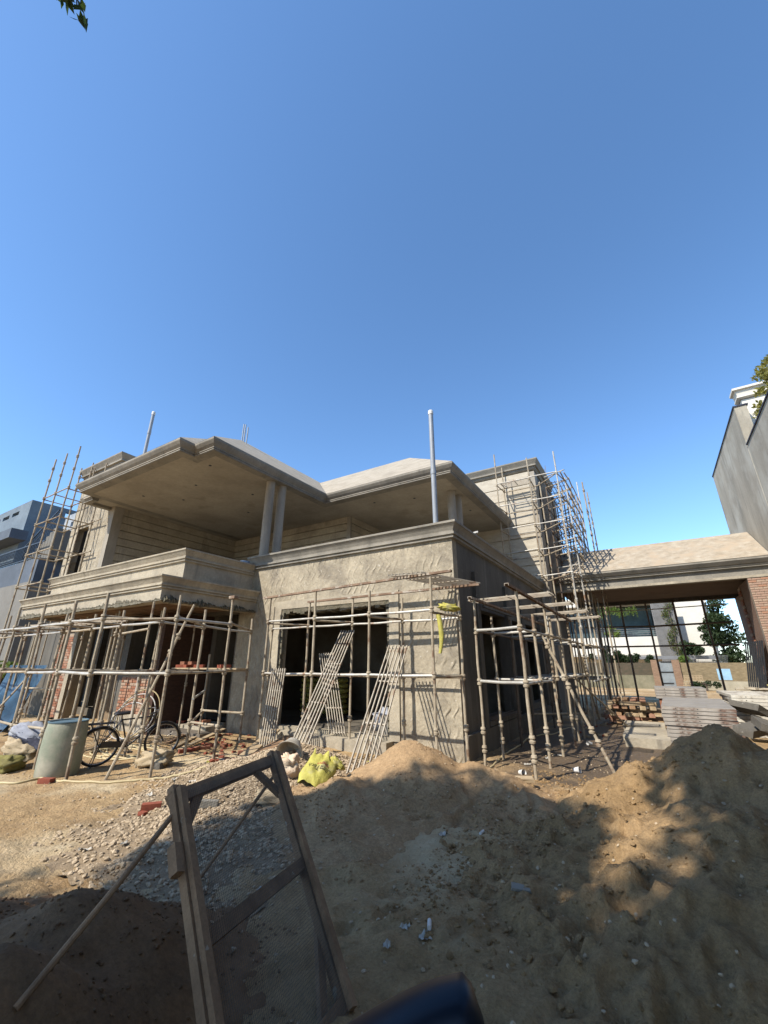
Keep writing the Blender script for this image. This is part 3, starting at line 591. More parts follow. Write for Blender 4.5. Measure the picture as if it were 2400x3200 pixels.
hp(MB().box(3.27, 4.03, 19.27, 21.2, -0.2, 4.6).box(3.62, 4.03, 21.2, 25, -0.2, 4.6), 'porch_side_wall', M('shaded brick wall', (0.24, 0.15, 0.105), (0.17, 0.11, 0.08), 5.0, bump=0.7, bscale=20, bdist=0.02, streak=5.0))
for k in range(40):
    hp(MB().box(3.215+0.01*(k % 2), 3.262, 21.22-.42, 21.22, 0.05+k*0.112, 0.05+k*0.112+0.09), 'brick_quoin', brickA if k % 3 else brickC)

# pipes rising from the house
def pipe(name, label, x, y, z0, z1, r, cap=True, mat=pvc):
    t = thing(name, label, 'pipe', (x, y, z0), 0, 'pipes standing up from the roofs')
    MB().tube((x,y,z0), (x,y,z1), r, 16).build('pipe_shaft', mat, t, 40)
    if cap: MB().lathe([(r*1.12,-.09),(r*1.14,.0),(r*1.02,.03),(r*.7,.045)], (x,y,z1), 16).build('end_cap', whitep, t, 40)
    MB().lathe([(r*1.12,0),(r*1.14,.02),(r*1.14,.1),(r*1.12,.12)], (x,y,z0+(z1-z0)*.55), 16).build('coupling', mat, t, 40)
pipe('drain_pipe', 'tall thick grey drain pipe standing on the terrace behind the parapet corner', -4.05, 8.97, 4.05, 8.30, 0.064)
z_ = PY(453.6, 1315, 5.95).z
pipe('drain_pipe', 'grey drain pipe rising through the stepped eaves over the balcony', -12.95, 6.05, 7.9, 9.75, 0.05)
for k, (dx, dy, h) in enumerate(((0, 0, .62), (.09, .02, .58), (.19, .08, .45))):
    pipe('vent_pipe', ('tallest', 'middle', 'shortest')[k]+' of three thin pipes behind the ridge over the balcony', -12.85+dx, 9.6+dy, 10.2, 10.55+h, 0.025, False, pvc)

# ------------------------------------------------------------------ scaffolds
def scaffold(name, label, loc): return thing(name, label, 'scaffold', loc)
def standard(t, x, y, z0, z1, mat=tubem, cups=(), r=0.027, lean=(0, 0)):
    mb = MB(); n = 5; pts = []; r = r*random.uniform(.9, 1.12); bd = .010 if z1-z0 > 1.5 else .004
    for k in range(n+1):
        f = k/n; pts.append((x+lean[0]*f+random.uniform(-bd,bd), y+lean[1]*f+random.uniform(-bd,bd), z0+(z1-z0)*f))
    mb.path(pts, r, 8)
    for c in cups:
        if z0 < c < z1:
            f = (c-z0)/(z1-z0); mb.lathe([(r,-.055),(r*1.75,-.05),(r*1.95,-.015),(r*1.35,-.01),(r*1.35,.02),(r*1.9,.025),(r*1.6,.06),(r,.065)], (x+lean[0]*f, y+lean[1]*f, c), 10)
    return mb.build('standard', mat, t, 40)
def ledger(t, p, q, mat=tubem, name='ledger', r=0.0245, ov=0.03):
    p = Vector(p); q = Vector(q); d = (q-p).normalized()*ov
    r = r*random.uniform(.88, 1.1); mb = MB(); mid = (p+q)/2+Vector((random.uniform(-.01,.01), random.uniform(-.01,.01), -0.012*(q-p).length*random.random())); mb.path([p-d, mid, q+d], r, 8)
    return mb.build(name, mat, t, 40)
def gz_(x, y): return top_z(x, y)-0.03
# left front scaffold
A = scaffold('scaffold', 'low tube scaffold round the projecting balcony, behind the drum and bicycle', (-10, 5, 0))
fr = [(-15.6,4.05),(-14.2,4.0),(-12.8,4.0),(-11.35,3.98),(-9.93,3.98),(-8.47,3.89),(-7.45,4.68),(-7.66,6.06)]
bk = [(-15.7,5.15),(-14.3,5.1),(-12.9,5.1),(-11.4,5.05),(-10.0,5.0),(-8.45,5.0),(-8.64,6.11),(-8.9,7.72)]
lo, hi = 1.60, 2.55
tops = [3.0,3.0,3.02,3.0,2.98,3.0,2.98,3.1]
for (x, y), tz in zip(fr, tops): standard(A, x, y, gz_(x, y), tz, cups=(.55, lo, hi))
for (x, y) in bk: standard(A, x, y, gz_(x, y), 2.85+random.random()*.12, cups=(.6, lo, hi))
for seq in (fr, bk):
    for (a, b) in zip(seq, seq[1:]):
        for z in (lo, hi):
            ledger(A, (*a, z+random.uniform(-.02,.02)), (*b, z+random.uniform(-.02,.02)), random.choice((tubem, tubeg)))
for a, b in zip(fr, bk):
    for z in (lo+.03, hi+.03): ledger(A, (*a, z), (*b, z), tubem, 'transom')
ledger(A, (-8.64,6.11,.56), (-10.3,7.6,.60)); ledger(A, (-8.64,6.11,.60), (-7.66,6.06,.60)); ledger(A, (-10.3,7.6,.62), (-8.9,7.72,.62))
standard(A, -10.3, 7.6, 0, 2.0, cups=(.6, 1.6)); ledger(A, (-10.3,7.6,1.6), (-8.9,7.72,1.6)); ledger(A, (-8.64,6.11,1.05), (-10.3,7.6,1.1), tubeg)
for (x, y) in ((-11.6, 7.9), (-10.9, 9.4)): standard(A, x, y, 0.1, 2.9, tubem, cups=(1.2,))
ledger(A, (-9.93,3.98,.62), (-12.8,4.0,.62)); ledger(A, (-11.35,3.98,.6), (-11.4,5.05,.6))
standard(A, -7.92, 4.21, -0.03, 2.88, cups=(1.95, 2.25), r=0.026, lean=(0.15, 1.0))
standard(A, -9.6, 5.4, -.03, 3.1, cups=(1.6,)); standard(A, -10.9, 6.4, 0, 3.1, cups=(1.6,)); standard(A, -13.0, 6.3, 0, 3.12, cups=(1.6,))
for (x, y, z1_) in ((-12.1, 6.0, 3.1), (-14.6, 6.2, 3.12), (-15.9, 6.3, 3.1), (-16.6, 5.6, 3.0), (-13.6, 7.0, 3.1), (-11.9, 4.6, 2.9)): standard(A, x, y, -.03, z1_, cups=(1.6, 2.5), lean=(random.uniform(-.12,.12), random.uniform(-.1,.1)))
ledger(A, (-16.6,5.6,1.1), (-13.0,5.2,1.15)); ledger(A, (-12.8,4.0,.6), (-14.2,5.1,1.6), tubem, 'brace'); ledger(A, (-9.6,5.4,2.5), (-12.1,6.0,2.5))
MB().box(-7.75, -7.57, 6.0, 6.12, 3.1, 3.16).build('head_plate', ironm, A)
# centre front scaffold
B = scaffold('scaffold', 'tube scaffold with iron channel rails in front of the large window opening', (-5.8, 7.9, 0))
bf = [-8.05, -6.54, -5.02, -3.56]; bb = [-8.8, -7.49, -6.09, -4.70, -3.33]
for x, tz in zip(bf, (3.36, 3.41, 3.25, 3.40)): standard(B, x, 7.5, gz_(x, 7.5), tz, cups=(.62, 1.55, 2.75))
for x, tz in zip(bb, (3.25, 3.3, 3.27, 3.17, 3.24)): standard(B, x, 8.36, gz_(x, 8.36), tz, cups=(.6, 1.5, 2.66))
for a, b in zip(bf, bf[1:]):
    for z in (1.55, 2.75): ledger(B, (a, 7.5, z), (b, 7.5, z), tubeg)
for a, b in zip(bb, bb[1:]):
    for z in (1.5, 2.66): ledger(B, (a, 8.36, z), (b, 8.36, z), tubeg if z > 2 else tubem)
for a, b in zip(bf, bb[1:]):
    for z in (1.53, 2.70): ledger(B, (a, 7.5, z), (b, 8.36, z), tubem, 'transom')
def channel(t, p, q, wd=0.07, ht=0.045, mat=ironm, name='channel_rail'):
    p = Vector(p); q = Vector(q); d = (q-p).normalized(); sd = d.cross(Vector((0,0,1))).normalized(); mb = MB()
    mb.bar(p, q, wd, 0.008, sd)
    for s_ in (-1, 1): mb.bar(p+sd*s_*(wd/2)+Vector((0,0,-ht/2+.004)), q+sd*s_*(wd/2)+Vector((0,0,-ht/2+.004)), 0.008, ht, sd)
    return mb.build(name, mat, t)
channel(B, (-8.3,7.5,3.36), (-3.1,7.5,3.49)); channel(B, (-7.55,8.36,3.31), (-2.85,8.36,3.33))
# right side scaffold
Cc = scaffold('scaffold', 'tube scaffold along the shaded side wall of the house', (-2.4, 11.5, 0))
co_ = [(-1.97,7.80),(-2.0,9.03),(-1.97,10.18),(-1.93,11.47),(-1.92,12.8),(-1.92,14.1),(-1.95,15.4)]
ci_ = [(-2.94,8.20),(-2.93,9.25),(-2.97,10.8),(-2.95,12.0),(-2.95,13.2),(-2.95,14.5),(-2.95,15.7)]
for i, (x, y) in enumerate(co_): standard(Cc, x, y, gz_(x, y), (3.03, 2.72, 2.95, 2.9, 2.85, 2.9, 2.9)[i], cups=(.3, .58, 1.43, 2.36))
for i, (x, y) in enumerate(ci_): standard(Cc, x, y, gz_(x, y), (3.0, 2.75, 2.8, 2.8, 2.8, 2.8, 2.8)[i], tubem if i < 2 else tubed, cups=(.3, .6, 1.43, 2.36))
standard(Cc, -2.0, 10.75, 1.42, 2.85, cups=(1.45, 2.36)); standard(Cc, -1.95, 12.2, -.02, 1.0, cups=(.5,))
for z in (1.43, 2.36):
    for i, (a, b) in enumerate(zip(co_, co_[1:])):
        if z < 2 and i == 2: continue
        ledger(Cc, (*a, z), (*b, z), tubeg if i < 2 else tubem)
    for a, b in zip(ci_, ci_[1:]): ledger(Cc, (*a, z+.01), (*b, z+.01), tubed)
    for a, b in zip(co_, ci_): ledger(Cc, (*a, z+.02), (*b, z+.02), tubeg, 'transom')
standard(Cc, -0.965, 9.1, -0.03, 2.32, cups=(.42, .62, 1.35, 1.5, 2.1), r=0.026, lean=(-0.95, .15))
channel(Cc, (-2.95,8.0,3.02), (-2.95,15.6,2.98)); channel(Cc, (-1.97,7.2,3.07), (-1.97,14.0,2.98), mat=ironm)
ledger(Cc, (-2.95,12.0,.55), (-1.92,12.8,.55)); ledger(Cc, (-1.92,12.8,1.4), (-1.0,14.6,.1), tubem, 'brace'); ledger(Cc, (-1.92,14.1,2.3), (-1.9,16.2,.1), tubem, 'brace')
# tall scaffold round the right tower
D = scaffold('scaffold', 'tall many-tier tube scaffold wrapped round the stair tower', (-2.4, 18, 0))
lev = [5.0, 6.05, 7.1, 8.15, 9.2]
front = [(-4.60,16.95,4.75),(-3.20,16.95,4.9),(-2.10,16.95,0.0)]; back = [(-4.52,17.75,4.6),(-3.22,17.8,4.2),(-2.95,17.75,0.0)]
for i, (x, y, z) in enumerate(front): standard(D, x, y, z, (10.75, 10.2, 10.2)[i], tubeg if i == 2 else tubem, cups=lev+[4.0, 3.0, 2.0])
for i, (x, y, z) in enumerate(back): standard(D, x, y, z, (10.4, 9.2, 9.3)[i], cups=lev)
for k, z in enumerate(lev):
    for a, b in zip(front, front[1:]): ledger(D, (a[0], a[1], z+.02*k), (b[0], b[1], z+.06), tubeg)
    for a, b in zip(back, back[1:]): ledger(D, (a[0], a[1], z-.06), (b[0], b[1], z-.04), tubem)
    for a, b in zip(front, back): ledger(D, (a[0], a[1], z), (b[0], b[1], z-.02), tubem, 'transom')
side = [(-1.95,16.95),(-1.93,18.0),(-1.9,19.1),(-1.9,20.2),(-1.88,21.3),(-1.88,22.6)]; sidei = [(-2.8,18.4),(-2.8,19.6),(-2.8,20.8),(-2.8,22.2)]
for i, (x, y) in enumerate(side[1:]): standard(D, x, y, 0.0, (9.35, 9.25, 9.2, 9.6, 10.9)[i], tubem if i % 2 else tubeg, cups=lev+[1.2, 2.4, 3.6])
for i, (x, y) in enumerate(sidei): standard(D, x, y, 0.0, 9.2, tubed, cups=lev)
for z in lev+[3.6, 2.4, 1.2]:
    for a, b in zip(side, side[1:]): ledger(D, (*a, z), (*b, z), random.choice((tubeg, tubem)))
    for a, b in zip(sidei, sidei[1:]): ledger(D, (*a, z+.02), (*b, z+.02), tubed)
    for a, b in zip(side[1:], sidei): ledger(D, (*a, z+.03), (*b, z+.03), tubem, 'transom')
    if z > 4: ledger(D, (-2.10,16.95,z), (-1.93,18.0,z), tubem)
for z in (5.5, 6.6, 7.6, 8.7, 9.7):
    for a, b in zip(side[1:], side[2:]): ledger(D, (*a, z+random.uniform(-.1,.1)), (*b, z), tubem)
    for a, b in zip(side[1:], sidei): ledger(D, (*a, z+.03), (*b, z+.05), tubeg, 'transom')
for (x, y) in ((-2.35,18.6),(-2.35,20.0),(-1.4,19.6),(-1.4,21.4),(-2.4,21.6)): standard(D, x, y, 0.0, 9.0+random.random(), tubem, cups=lev)
for k in range(4): ledger(D, (-1.9,19.1+k*.9,5.0+k*1.05), (-1.88,20.2+k*.9,6.05+k*1.05), tubem, 'brace')
# tall scaffold at the left tower
Es = scaffold('scaffold', 'tall slender tube scaffold at the balcony end of the house', (-19, 6.5, 0))
ex = [-20.2, -19.17, -18.05]; el = [1.6, 3.0, 4.5, 5.75, 7.0, 8.15, 8.95]
for i, x in enumerate(ex):
    for y in (6.0, 7.0):
        zb = 0.0 if i < 2 else 3.8
        if i == 2 and y > 6.5: continue
        standard(Es, x, y, zb, 9.95, tubem, cups=[z for z in (4.5, 5.75, 7.0, 8.15, 8.95, 9.5)])
for z in el[2:6]:
    for y in (6.0, 7.0):
        ledger(Es, (ex[0], y, z), (ex[1], y, z)); 
        if y < 6.5: ledger(Es, (ex[1], y, z), (ex[2], y, z))
    for x in ex[:2]: ledger(Es, (x, 6.0, z-.05), (x, 7.0, z-.05), tubem, 'transom')
    ledger(Es, (ex[2], 6.0, z-.05), (ex[2], 7.1, z-.05), tubem, 'transom')
for x in (-17.9, -18.9): standard(Es, x, 7.0, 4.7, 9.6, cups=(5.75, 7.0, 8.15))
ledger(Es, (-18.9,7.0,7.0), (-17.2,7.0,7.0)); ledger(Es, (-18.9,7.0,5.75), (-17.4,7.0,5.75))
for (x, y) in ((-17.0,4.3),(-18.2,4.3),(-17.2,5.2),(-18.6,5.2)): standard(Es, x, y, 0, 3.2, cups=(1.6, 2.55))
for z in (1.6, 2.55): ledger(Es, (-15.6,4.05,z), (-18.6,4.3,z)); ledger(Es, (-15.7,5.15,z), (-18.6,5.2,z))
# black frame under the porch
Fs_ = scaffold('scaffold', 'dark tube frame standing at the back of the porch', (0.5, 24.3, 0))
fx = [PY(x, 1950, 24.3).x for x in (1868, 1890, 1950, 2030, 2118, 2212)]
for x in fx: standard(Fs_, x, 24.3, 0, 4.58, tubed, r=0.046)
for z in (PY(2050, 1953, 24.3).z, PY(2050, 2019, 24.3).z): ledger(Fs_, (fx[0]-.6, 24.24, z), (3.2, 24.24, z), tubed, r=0.04)
ledger(Fs_, (fx[0]-.6, 24.2, 4.25), (3.2, 24.2, 4.3), tubeg, r=0.025)

# ------------------------------------------------------------------ steel gratings, leaning and laid as decks
def grating(label, foot, top, wvec, wd, nb=6, crosses=(0.02, .33, .66, .98), group='steel deck gratings', r=0.013, mat=deckm, name='deck_grating'):
    foot = Vector(foot); top = Vector(top); wv = Vector(wvec).normalized(); d = (top-foot)
    t = thing(name, label, 'grating', tuple(foot), 0, group); nrm = d.cross(wv).normalized()
    for k in range(nb):
        o = wv*(wd*(k/(nb-1)-.5)); MB().bar(foot+o, top+o, 0.02, 0.03, wv).build('bar', mat, t)
    for f in crosses:
        c = foot+d*f; MB().bar(c-wv*wd*.53+nrm*.022, c+wv*wd*.53+nrm*.022, 0.03, 0.016, d).build('cross_bar', mat, t)
    return t
g1f = Vector((-5.60, 6.15, .34)); g1c = Vector((-5.95, 7.42, 1.60))
grating('steel grating leaning on the scaffold with its foot on the gravel heap', g1f, g1f+(g1c-g1f)*1.72, (1, .06, -.03), 0.36)
g2f = Vector((-4.15, 5.95, .16)); g2c = Vector((-4.47, 7.42, 1.60))
grating('steel grating leaning on the scaffold with its foot on the coarse sand heap', g2f, g2f+(g2c-g2f)*1.36, (1, .06, -.03), 0.42)
grating('steel grating standing almost upright against the scaffold pole', (-7.33, 7.08, -.02), (-7.52, 7.46, 1.66), (1, .15, 0), 0.36, 7, (0.02, .25, .5, .72, .98))
grating('short steel grating leaning inside the window opening', (-6.5, 8.45, .25), (-7.22, 8.8, 2.02), (1, .1, .05), 0.42, 7, (0.02, .3, .6, .98))
grating('deck grating laid across the channel rails at the corner of the house', (-4.25, 7.35, 3.50), (-3.45, 8.55, 3.37), (1, .1, 0), 0.42, 6)
grating('deck grating hung lower beside the one laid across the channel rails', (-3.85, 7.35, 3.485), (-3.05, 8.55, 3.375), (1, .1, 0), 0.30, 4)
for k, (y, l) in enumerate(((8.9, 'near the house corner'), (10.6, 'above the diagonal prop'), (12.4, 'beyond the diagonal prop'), (14.2, 'next to the stair tower'))):
    grating('deck grating laid over the side scaffold rails '+l, (-3.25+.1*k, y, 3.05), (-1.55+.12*k, y+.05, 3.09), (0, 1, 0), 0.42, 6, (0.02, .5, .98))
grating('deck grating on the side of the top tier of the tower scaffold', (-4.5, 17.35, 9.32), (-3.25, 17.35, 9.34), (0, 1, 0), 0.6, 6, (0.02, .5, .98))
for k, (z, l) in enumerate(((9.25, 'third'), (7.15, 'second'), (5.05, 'lowest'))):
    grating('deck grating on the '+l+' side tier of the tower scaffold', (-2.35, 17.9, z), (-2.35, 20.6, z), (1, 0, 0), 0.8, 7, (0.02, .25, .5, .75, .98), mat=tubed)
for k in range(3):
    grating('deck grating on the far side of the tower scaffold', (-2.35, 20.7, 5.6+1.3*k), (-2.35, 22.8, 5.6+1.3*k), (1, 0, 0), 0.8, 7, (0.02, .3, .6, .98), mat=tubed)
for k, (x, l) in enumerate(((-11.8, 'behind the green drum'), (-10.2, 'over the bicycle'))):
    grating('deck grating laid on the low balcony scaffold '+l, (x-.9, 4.5, 2.62), (x+.8, 4.55, 2.62), (0, 1, 0), 0.5, 6, (0.02, .5, .98))
pb = MB().box(-9.9, -7.6, 6.3, 6.55, 1.64, 1.67).build('plank', timberP); tag(pb, 'plank laid on the low scaffold holding red bricks', 'plank')

# ------------------------------------------------------------------ bricks
def brick_mesh(dx, dy, dz, mat, broken=False):
    v = []
    for k in (-1, 1):
        for (i, j) in ((-1,-1),(1,-1),(1,1),(-1,1)):
            q = 0.25 if broken else 0.03; v.append((dx/2*i*(1-random.random()*q), dy/2*j*(1-random.random()*q), dz/2*(1+k*(1-random.random()*q))))
    return MB().add(v, [(0,3,2,1),(4,5,6,7),(0,1,5,4),(1,2,6,5),(2,3,7,6),(3,0,4,7)]).mesh('brick', mat)
BM = [brick_mesh(.225, .108, .07, m) for m in (brickR, brickA, brickR)]
FR = [brick_mesh(random.uniform(.06,.16), random.uniform(.05,.11), random.uniform(.04,.07), m, True) for m in (brickR, brickR, brickA, brickR, brickR, brickA)]
def put(name, me, x, y, z, label, cat, group, rz=None, tilt=0.0):
    o = link(name, me, None, (x, y, z)); o.rotation_euler = (random.uniform(-tilt, tilt), random.uniform(-tilt, tilt), random.uniform(0, 6.28) if rz is None else rz)
    return tag(o, label, cat, group)
for k in range(58):
    px = random.uniform(600, 800); py = random.uniform(2290, 2395)
    if px < 640 and py > 2350: continue
    p = G(px, py); put('broken_brick', random.choice(FR), p.x, p.y, top_z(p.x, p.y)-.012, 'broken piece of red brick on the earth beside the house wall', 'brick', 'broken red bricks on the ground', None, .3)
for k in range(7):
    p = G(*((575,2352),(610,2345),(590,2350),(640,2340),(760,2358),(655,2330),(700,2330))[k]); put('brick', random.choice(BM), p.x, p.y, top_z(p.x, p.y)-.008, 'whole red brick lying on the earth among the broken ones', 'brick', 'whole red bricks on the ground', None, .12)
for k in range(14):
    x = -13.0+k*0.16; put('brick', random.choice(BM), x+random.uniform(-.03,.03), 8.25+random.uniform(-.1,.12), .16+(.07 if k % 4 == 1 else 0), 'red brick on the step of the dark doorway', 'brick', 'bricks on the doorway step', random.uniform(0, 3), .03)
for k in range(8):
    put('brick', random.choice(BM), -9.75+k*.14+(0.7 if k > 5 else 0), 6.42+random.uniform(-.05,.05), 1.67+(.07 if k in (1, 3) else 0), 'red brick on the plank of the low scaffold', 'brick', 'bricks on the scaffold plank', random.uniform(0, 3), .02)
p = G(145, 2440); put('brick', BM[0], p.x, p.y, top_z(p.x, p.y), 'red brick holding up the cream hose beside the drum', 'brick', None, .4)
p = G(492, 2400); put('concrete_block', brick_mesh(.2, .14, .12, sidewall, True), p.x, p.y, top_z(p.x, p.y), 'small grey concrete block beside the cream sack', 'block', None, .3)
p = G(640, 2548); put('stone', brick_mesh(.28, .12, .08, trimm, True), p.x, p.y, top_z(p.x, p.y), 'flat grey stone slab beside the sieve', 'stone', None, .7, .1)
p = G(470, 2538); put('brick', BM[0], p.x, p.y, top_z(p.x, p.y), 'red brick lying on bare earth between the sieve and the hose', 'brick', None, .9)
p = G(445, 2548); put('brick', FR[1], p.x, p.y, top_z(p.x, p.y), 'half red brick next to the whole brick between sieve and hose', 'brick', None, .2)

# ------------------------------------------------------------------ sieve in the foreground
TR = Vector((-2.93, 2.93, .99)); TL = Vector((-2.64, 1.85, .99)); BR = Vector((-1.76, 2.46, -.02)); BL = G(722, 3660); BL.z = -.02
sv = thing('sand_sieve', 'wooden framed wire mesh sand sieve propped up on two poles', 'sieve', tuple((BR+BL)/2))
across = (TR-TL).normalized(); down = ((BR-TR)+(BL-TL)).normalized(); nrm = across.cross(down).normalized()
for (a, b) in ((TL, BL), (TR, BR)):
    d = (b-a).normalized(); MB().bar(a-d*.06, b, 0.075, 0.05, across).build('side_rail', timber, sv)
    MB().bar(a-d*.03-nrm*.045, b-nrm*.045, 0.045, 0.035, across).build('mesh_batten', timber, sv)
def lerp(a, b, t): return a+(b-a)*t
MB().bar(TL-across*.03+nrm*.02, TR+across*.03+nrm*.02, 0.075, 0.055, down).build('top_rail', timber, sv)
MB().bar(lerp(TL, BL, .52)+across*.02, lerp(TR, BR, .52)-across*.02, 0.07, 0.05, down).build('middle_rail', timber, sv)
MB().bar(lerp(TL, BL, .97)+across*.02, lerp(TR, BR, .97)-across*.02, 0.07, 0.05, down).build('bottom_rail', timber, sv)
MB().bar(lerp(TL, TR, .22)+nrm*.03, lerp(TL, BL, .17)+nrm*.03, 0.06, 0.03, across).build('corner_brace', timber, sv)
MB().bar(lerp(TR, TL, .24)+nrm*.03, lerp(TR, BR, .19)+nrm*.03, 0.06, 0.03, across).build('corner_brace', timber, sv)
MB().bar(lerp(BR, BL, .22)+nrm*.03, lerp(BR, TR, .25)+nrm*.03, 0.055, 0.03, across).build('corner_brace', timber, sv)
wire = MB(); NX, NY = 78, 108
for i in range(NX+1):
    f = i/NX; a = lerp(TL, TR, f); b = lerp(BL, BR, f); pts = []
    for k in range(7):
        g = k/6; bow = math.sin(math.pi*g)*math.sin(math.pi*f)*.02; pts.append(lerp(a, b, g)-nrm*(.03+bow)+across*.004*math.sin(9*g+i*.7))
    wire.path(pts, .0009, 3, caps=False)
for j in range(NY+1):
    g = j/NY; pts = []
    for k in range(7):
        f = k/6; bow = math.sin(math.pi*g)*math.sin(math.pi*f)*.02; pts.append(lerp(lerp(TL, BL, g), lerp(TR, BR, g), f)-nrm*(.03+bow)+down*.005*math.sin(7*f+j*.5))
    wire.path(pts, .0009, 3, caps=False)
wo = wire.build('wire_mesh', wiremesh, sv)
f1 = G(65, 3132, .47); f2 = Vector((-3.28, 2.30, .02))
MB().path([lerp(TL, BL, .05), lerp(lerp(TL, BL, .05), f1, .5)+Vector((0,0,-.008)), f1-(lerp(TL, BL, .05)-f1).normalized()*.02], .0145, 8).build('prop_pole', timber, sv, 40)
MB().path([lerp(TR, BR, .08)+nrm*.04, f2-Vector((0,0,.05))], .0135, 8).build('prop_pole', timber, sv, 40)
MB().bar(lerp(TL, BL, .18)-across*.06, lerp(TL, BL, .28)-across*.07, .05, .06, across).build('end_block', timber, sv)

# ------------------------------------------------------------------ drum
dc = G(176, 2424); dc = Vector((dc.x-.28, dc.y+.12, 0)); dz = top_z(dc.x, dc.y)
dr = thing('drum', 'tall open plastic drum smeared with cement standing by the scaffold poles', 'drum', (dc.x, dc.y, dz-.01))
MB().lathe([(.30,0),(.315,.03),(.325,.2),(.325,.45),(.315,.7),(.298,.84),(.29,.86),(.275,.86),(.275,.82),(.295,.6),(.30,.1),(.01,.06)], (0,0,0), 40).build('drum_body', drumm, dr, 35, False)
MB().lathe([(.292,.845),(.306,.85),(.308,.868),(.29,.874),(.276,.868),(.276,.85)], (0,0,0), 40).build('drum_rim', drumr, dr, 40, False)

# ------------------------------------------------------------------ bicycle
r0 = Vector((-9.15, 4.62, 0)); r1 = Vector((-8.82, 5.66, 0)); dirb = (r1-r0); ang = math.atan2(dirb.y, dirb.x); WB = dirb.length; WR = 0.335
zb = top_z(r0.x, r0.y)
bi = thing('bicycle', 'old black roadster bicycle standing behind the scaffold poles', 'bicycle', (r0.x, r0.y, zb), ang)
bi.rotation_euler = (R(4), 0, ang)
def circ(c, r, n=32): return [(c[0]+r*math.cos(2*math.pi*k/n), c[1], c[2]+r*math.sin(2*math.pi*k/n)) for k in range(n)]
for x in (0, WB):
    c = (x, 0, WR+.004); wh = link('wheel', None, bi); WLOC[wh.name] = (0,0,0); wh.empty_display_size = .05
    MB().path(circ(c, WR-.018), .019, 8, True).build('tyre', rubber, wh, 60, False)
    MB().path(circ(c, WR-.04), .011, 6, True).build('rim', chrome, wh, 60, False)
    MB().tube((x,-.05,WR), (x,.05,WR), .022, 10).build('hub', chrome, wh, 40, False)
    sp = MB()
    for k in range(28):
        a = 2*math.pi*k/28; sp.tube((x, .03*(1 if k % 2 else -1), WR), (x+(WR-.045)*math.cos(a), 0, WR+(WR-.045)*math.sin(a)), .0016, 4)
    sp.build('spokes', chrome, wh, None, False)
bbk = Vector((WB*.43, 0, WR-.045)); seat = Vector((WB*.27, 0, .79)); head = Vector((WB*.80, 0, .80)); headb = Vector((WB*.84, 0, .66)); rear = Vector((0, 0, WR)); fro = Vector((WB, 0, WR))
fb = MB()
for (a, b, r) in ((bbk, seat, .015), (seat+Vector((0,0,-.02)), head, .014), (bbk, headb, .016), (headb-Vector((.015,0,-.03)), head+Vector((-.01,0,.03)), .019)): fb.tube(a, b, r, 10)
for s_ in (-1, 1):
    o = Vector((0, .055*s_, 0)); fb.tube(bbk+o*.6, rear+o, .010, 8); fb.tube(seat+o*.3+Vector((0,0,-.03)), rear+o, .009, 8)
fb.build('frame', blackm, bi, 50, False)
fk = MB()
for s_ in (-1, 1): fk.path([headb+Vector((0,.05*s_,0)), headb+Vector((.05,.05*s_,-.14)), fro+Vector((-.02,.05*s_,.06)), fro+Vector((0,.05*s_,0))], .011, 8)
fk.build('fork', blackm, bi, 50, False)
MB().tube(seat, seat+Vector((-.02,0,.09)), .013, 8).build('seat_post', chrome, bi, 50, False)
sd = MB(); rows = []
for i in range(9):
    f = i/8; x = seat.x-.15+.27*f; hw = (.095*(1-f)**.7+.02) if f > .15 else .09
    rows.append([(x, hw*math.cos(a), seat.z+.10+.035*math.sin(a)-(.02 if f < .1 else 0)) for a in [math.pi*k/8*1.0 for k in range(9)]]+[(x, -hw*.8, seat.z+.075), (x, hw*.8, seat.z+.075), (x, hw, seat.z+.10)])
sd.grid(rows); sd.f.append(tuple(range(12))); sd.f.append(tuple(range(8*12, 9*12))[::-1]); sd.build('saddle', blackm, bi, 50, False)
hb = MB(); st = head+Vector((-.01, 0, .10)); hb.tube(head, st, .012, 8)
hb.path([st+Vector((-.12,-.27,-.01)), st+Vector((.0,-.25,.02)), st+Vector((.03,-.12,.03)), st, st+Vector((.03,.12,.03)), st+Vector((.0,.25,.02)), st+Vector((-.12,.27,-.01))], .011, 8)
ho = hb.build('handlebar', chrome, bi, 50, False)
for s_ in (-1, 1): MB().tube(st+Vector((-.14,.272*s_,-.012)), st+Vector((-.03,.258*s_,.01)), .016, 8).build('grip', blackm, ho, 50, False)
def guard(cx, a0, a1):
    rows = []
    for k in range(17):
        a = a0+(a1-a0)*k/16; rr = WR+.022; rows.append([(cx+(rr-.012)*math.cos(a), -.032, WR+(rr-.012)*math.sin(a)), (cx+rr*math.cos(a), -.015, WR+rr*math.sin(a)), (cx+rr*math.cos(a), .015, WR+rr*math.sin(a)), (cx+(rr-.012)*math.cos(a), .032, WR+(rr-.012)*math.sin(a))])
    return MB().grid(rows)
guard(0, R(25), R(190)).build('mudguard', blackm, bi, 50, False); guard(WB, R(5), R(150)).build('mudguard', blackm, bi, 50, False)
ca = MB(); cz = 2*WR+.06
for y in (-.08, -.03, .03, .08): ca.tube((-.27, y, cz), (.17, y, cz), .006, 6)
for x in (-.27, -.05, .17): ca.tube((x, -.08, cz), (x, .08, cz), .006, 6)
for s_ in (-1, 1): ca.tube((-.2, .08*s_, cz), (0, .06*s_, WR), .006, 6); ca.tube((.1, .08*s_, cz), (0, .06*s_, WR), .006, 6)
ca.build('carrier', blackm, bi, None, False)
cr = MB(); cr.path([(bbk.x+.085*math.cos(2*math.pi*k/20), -.06, bbk.z+.085*math.sin(2*math.pi*k/20)) for k in range(20)], .006, 6, True)
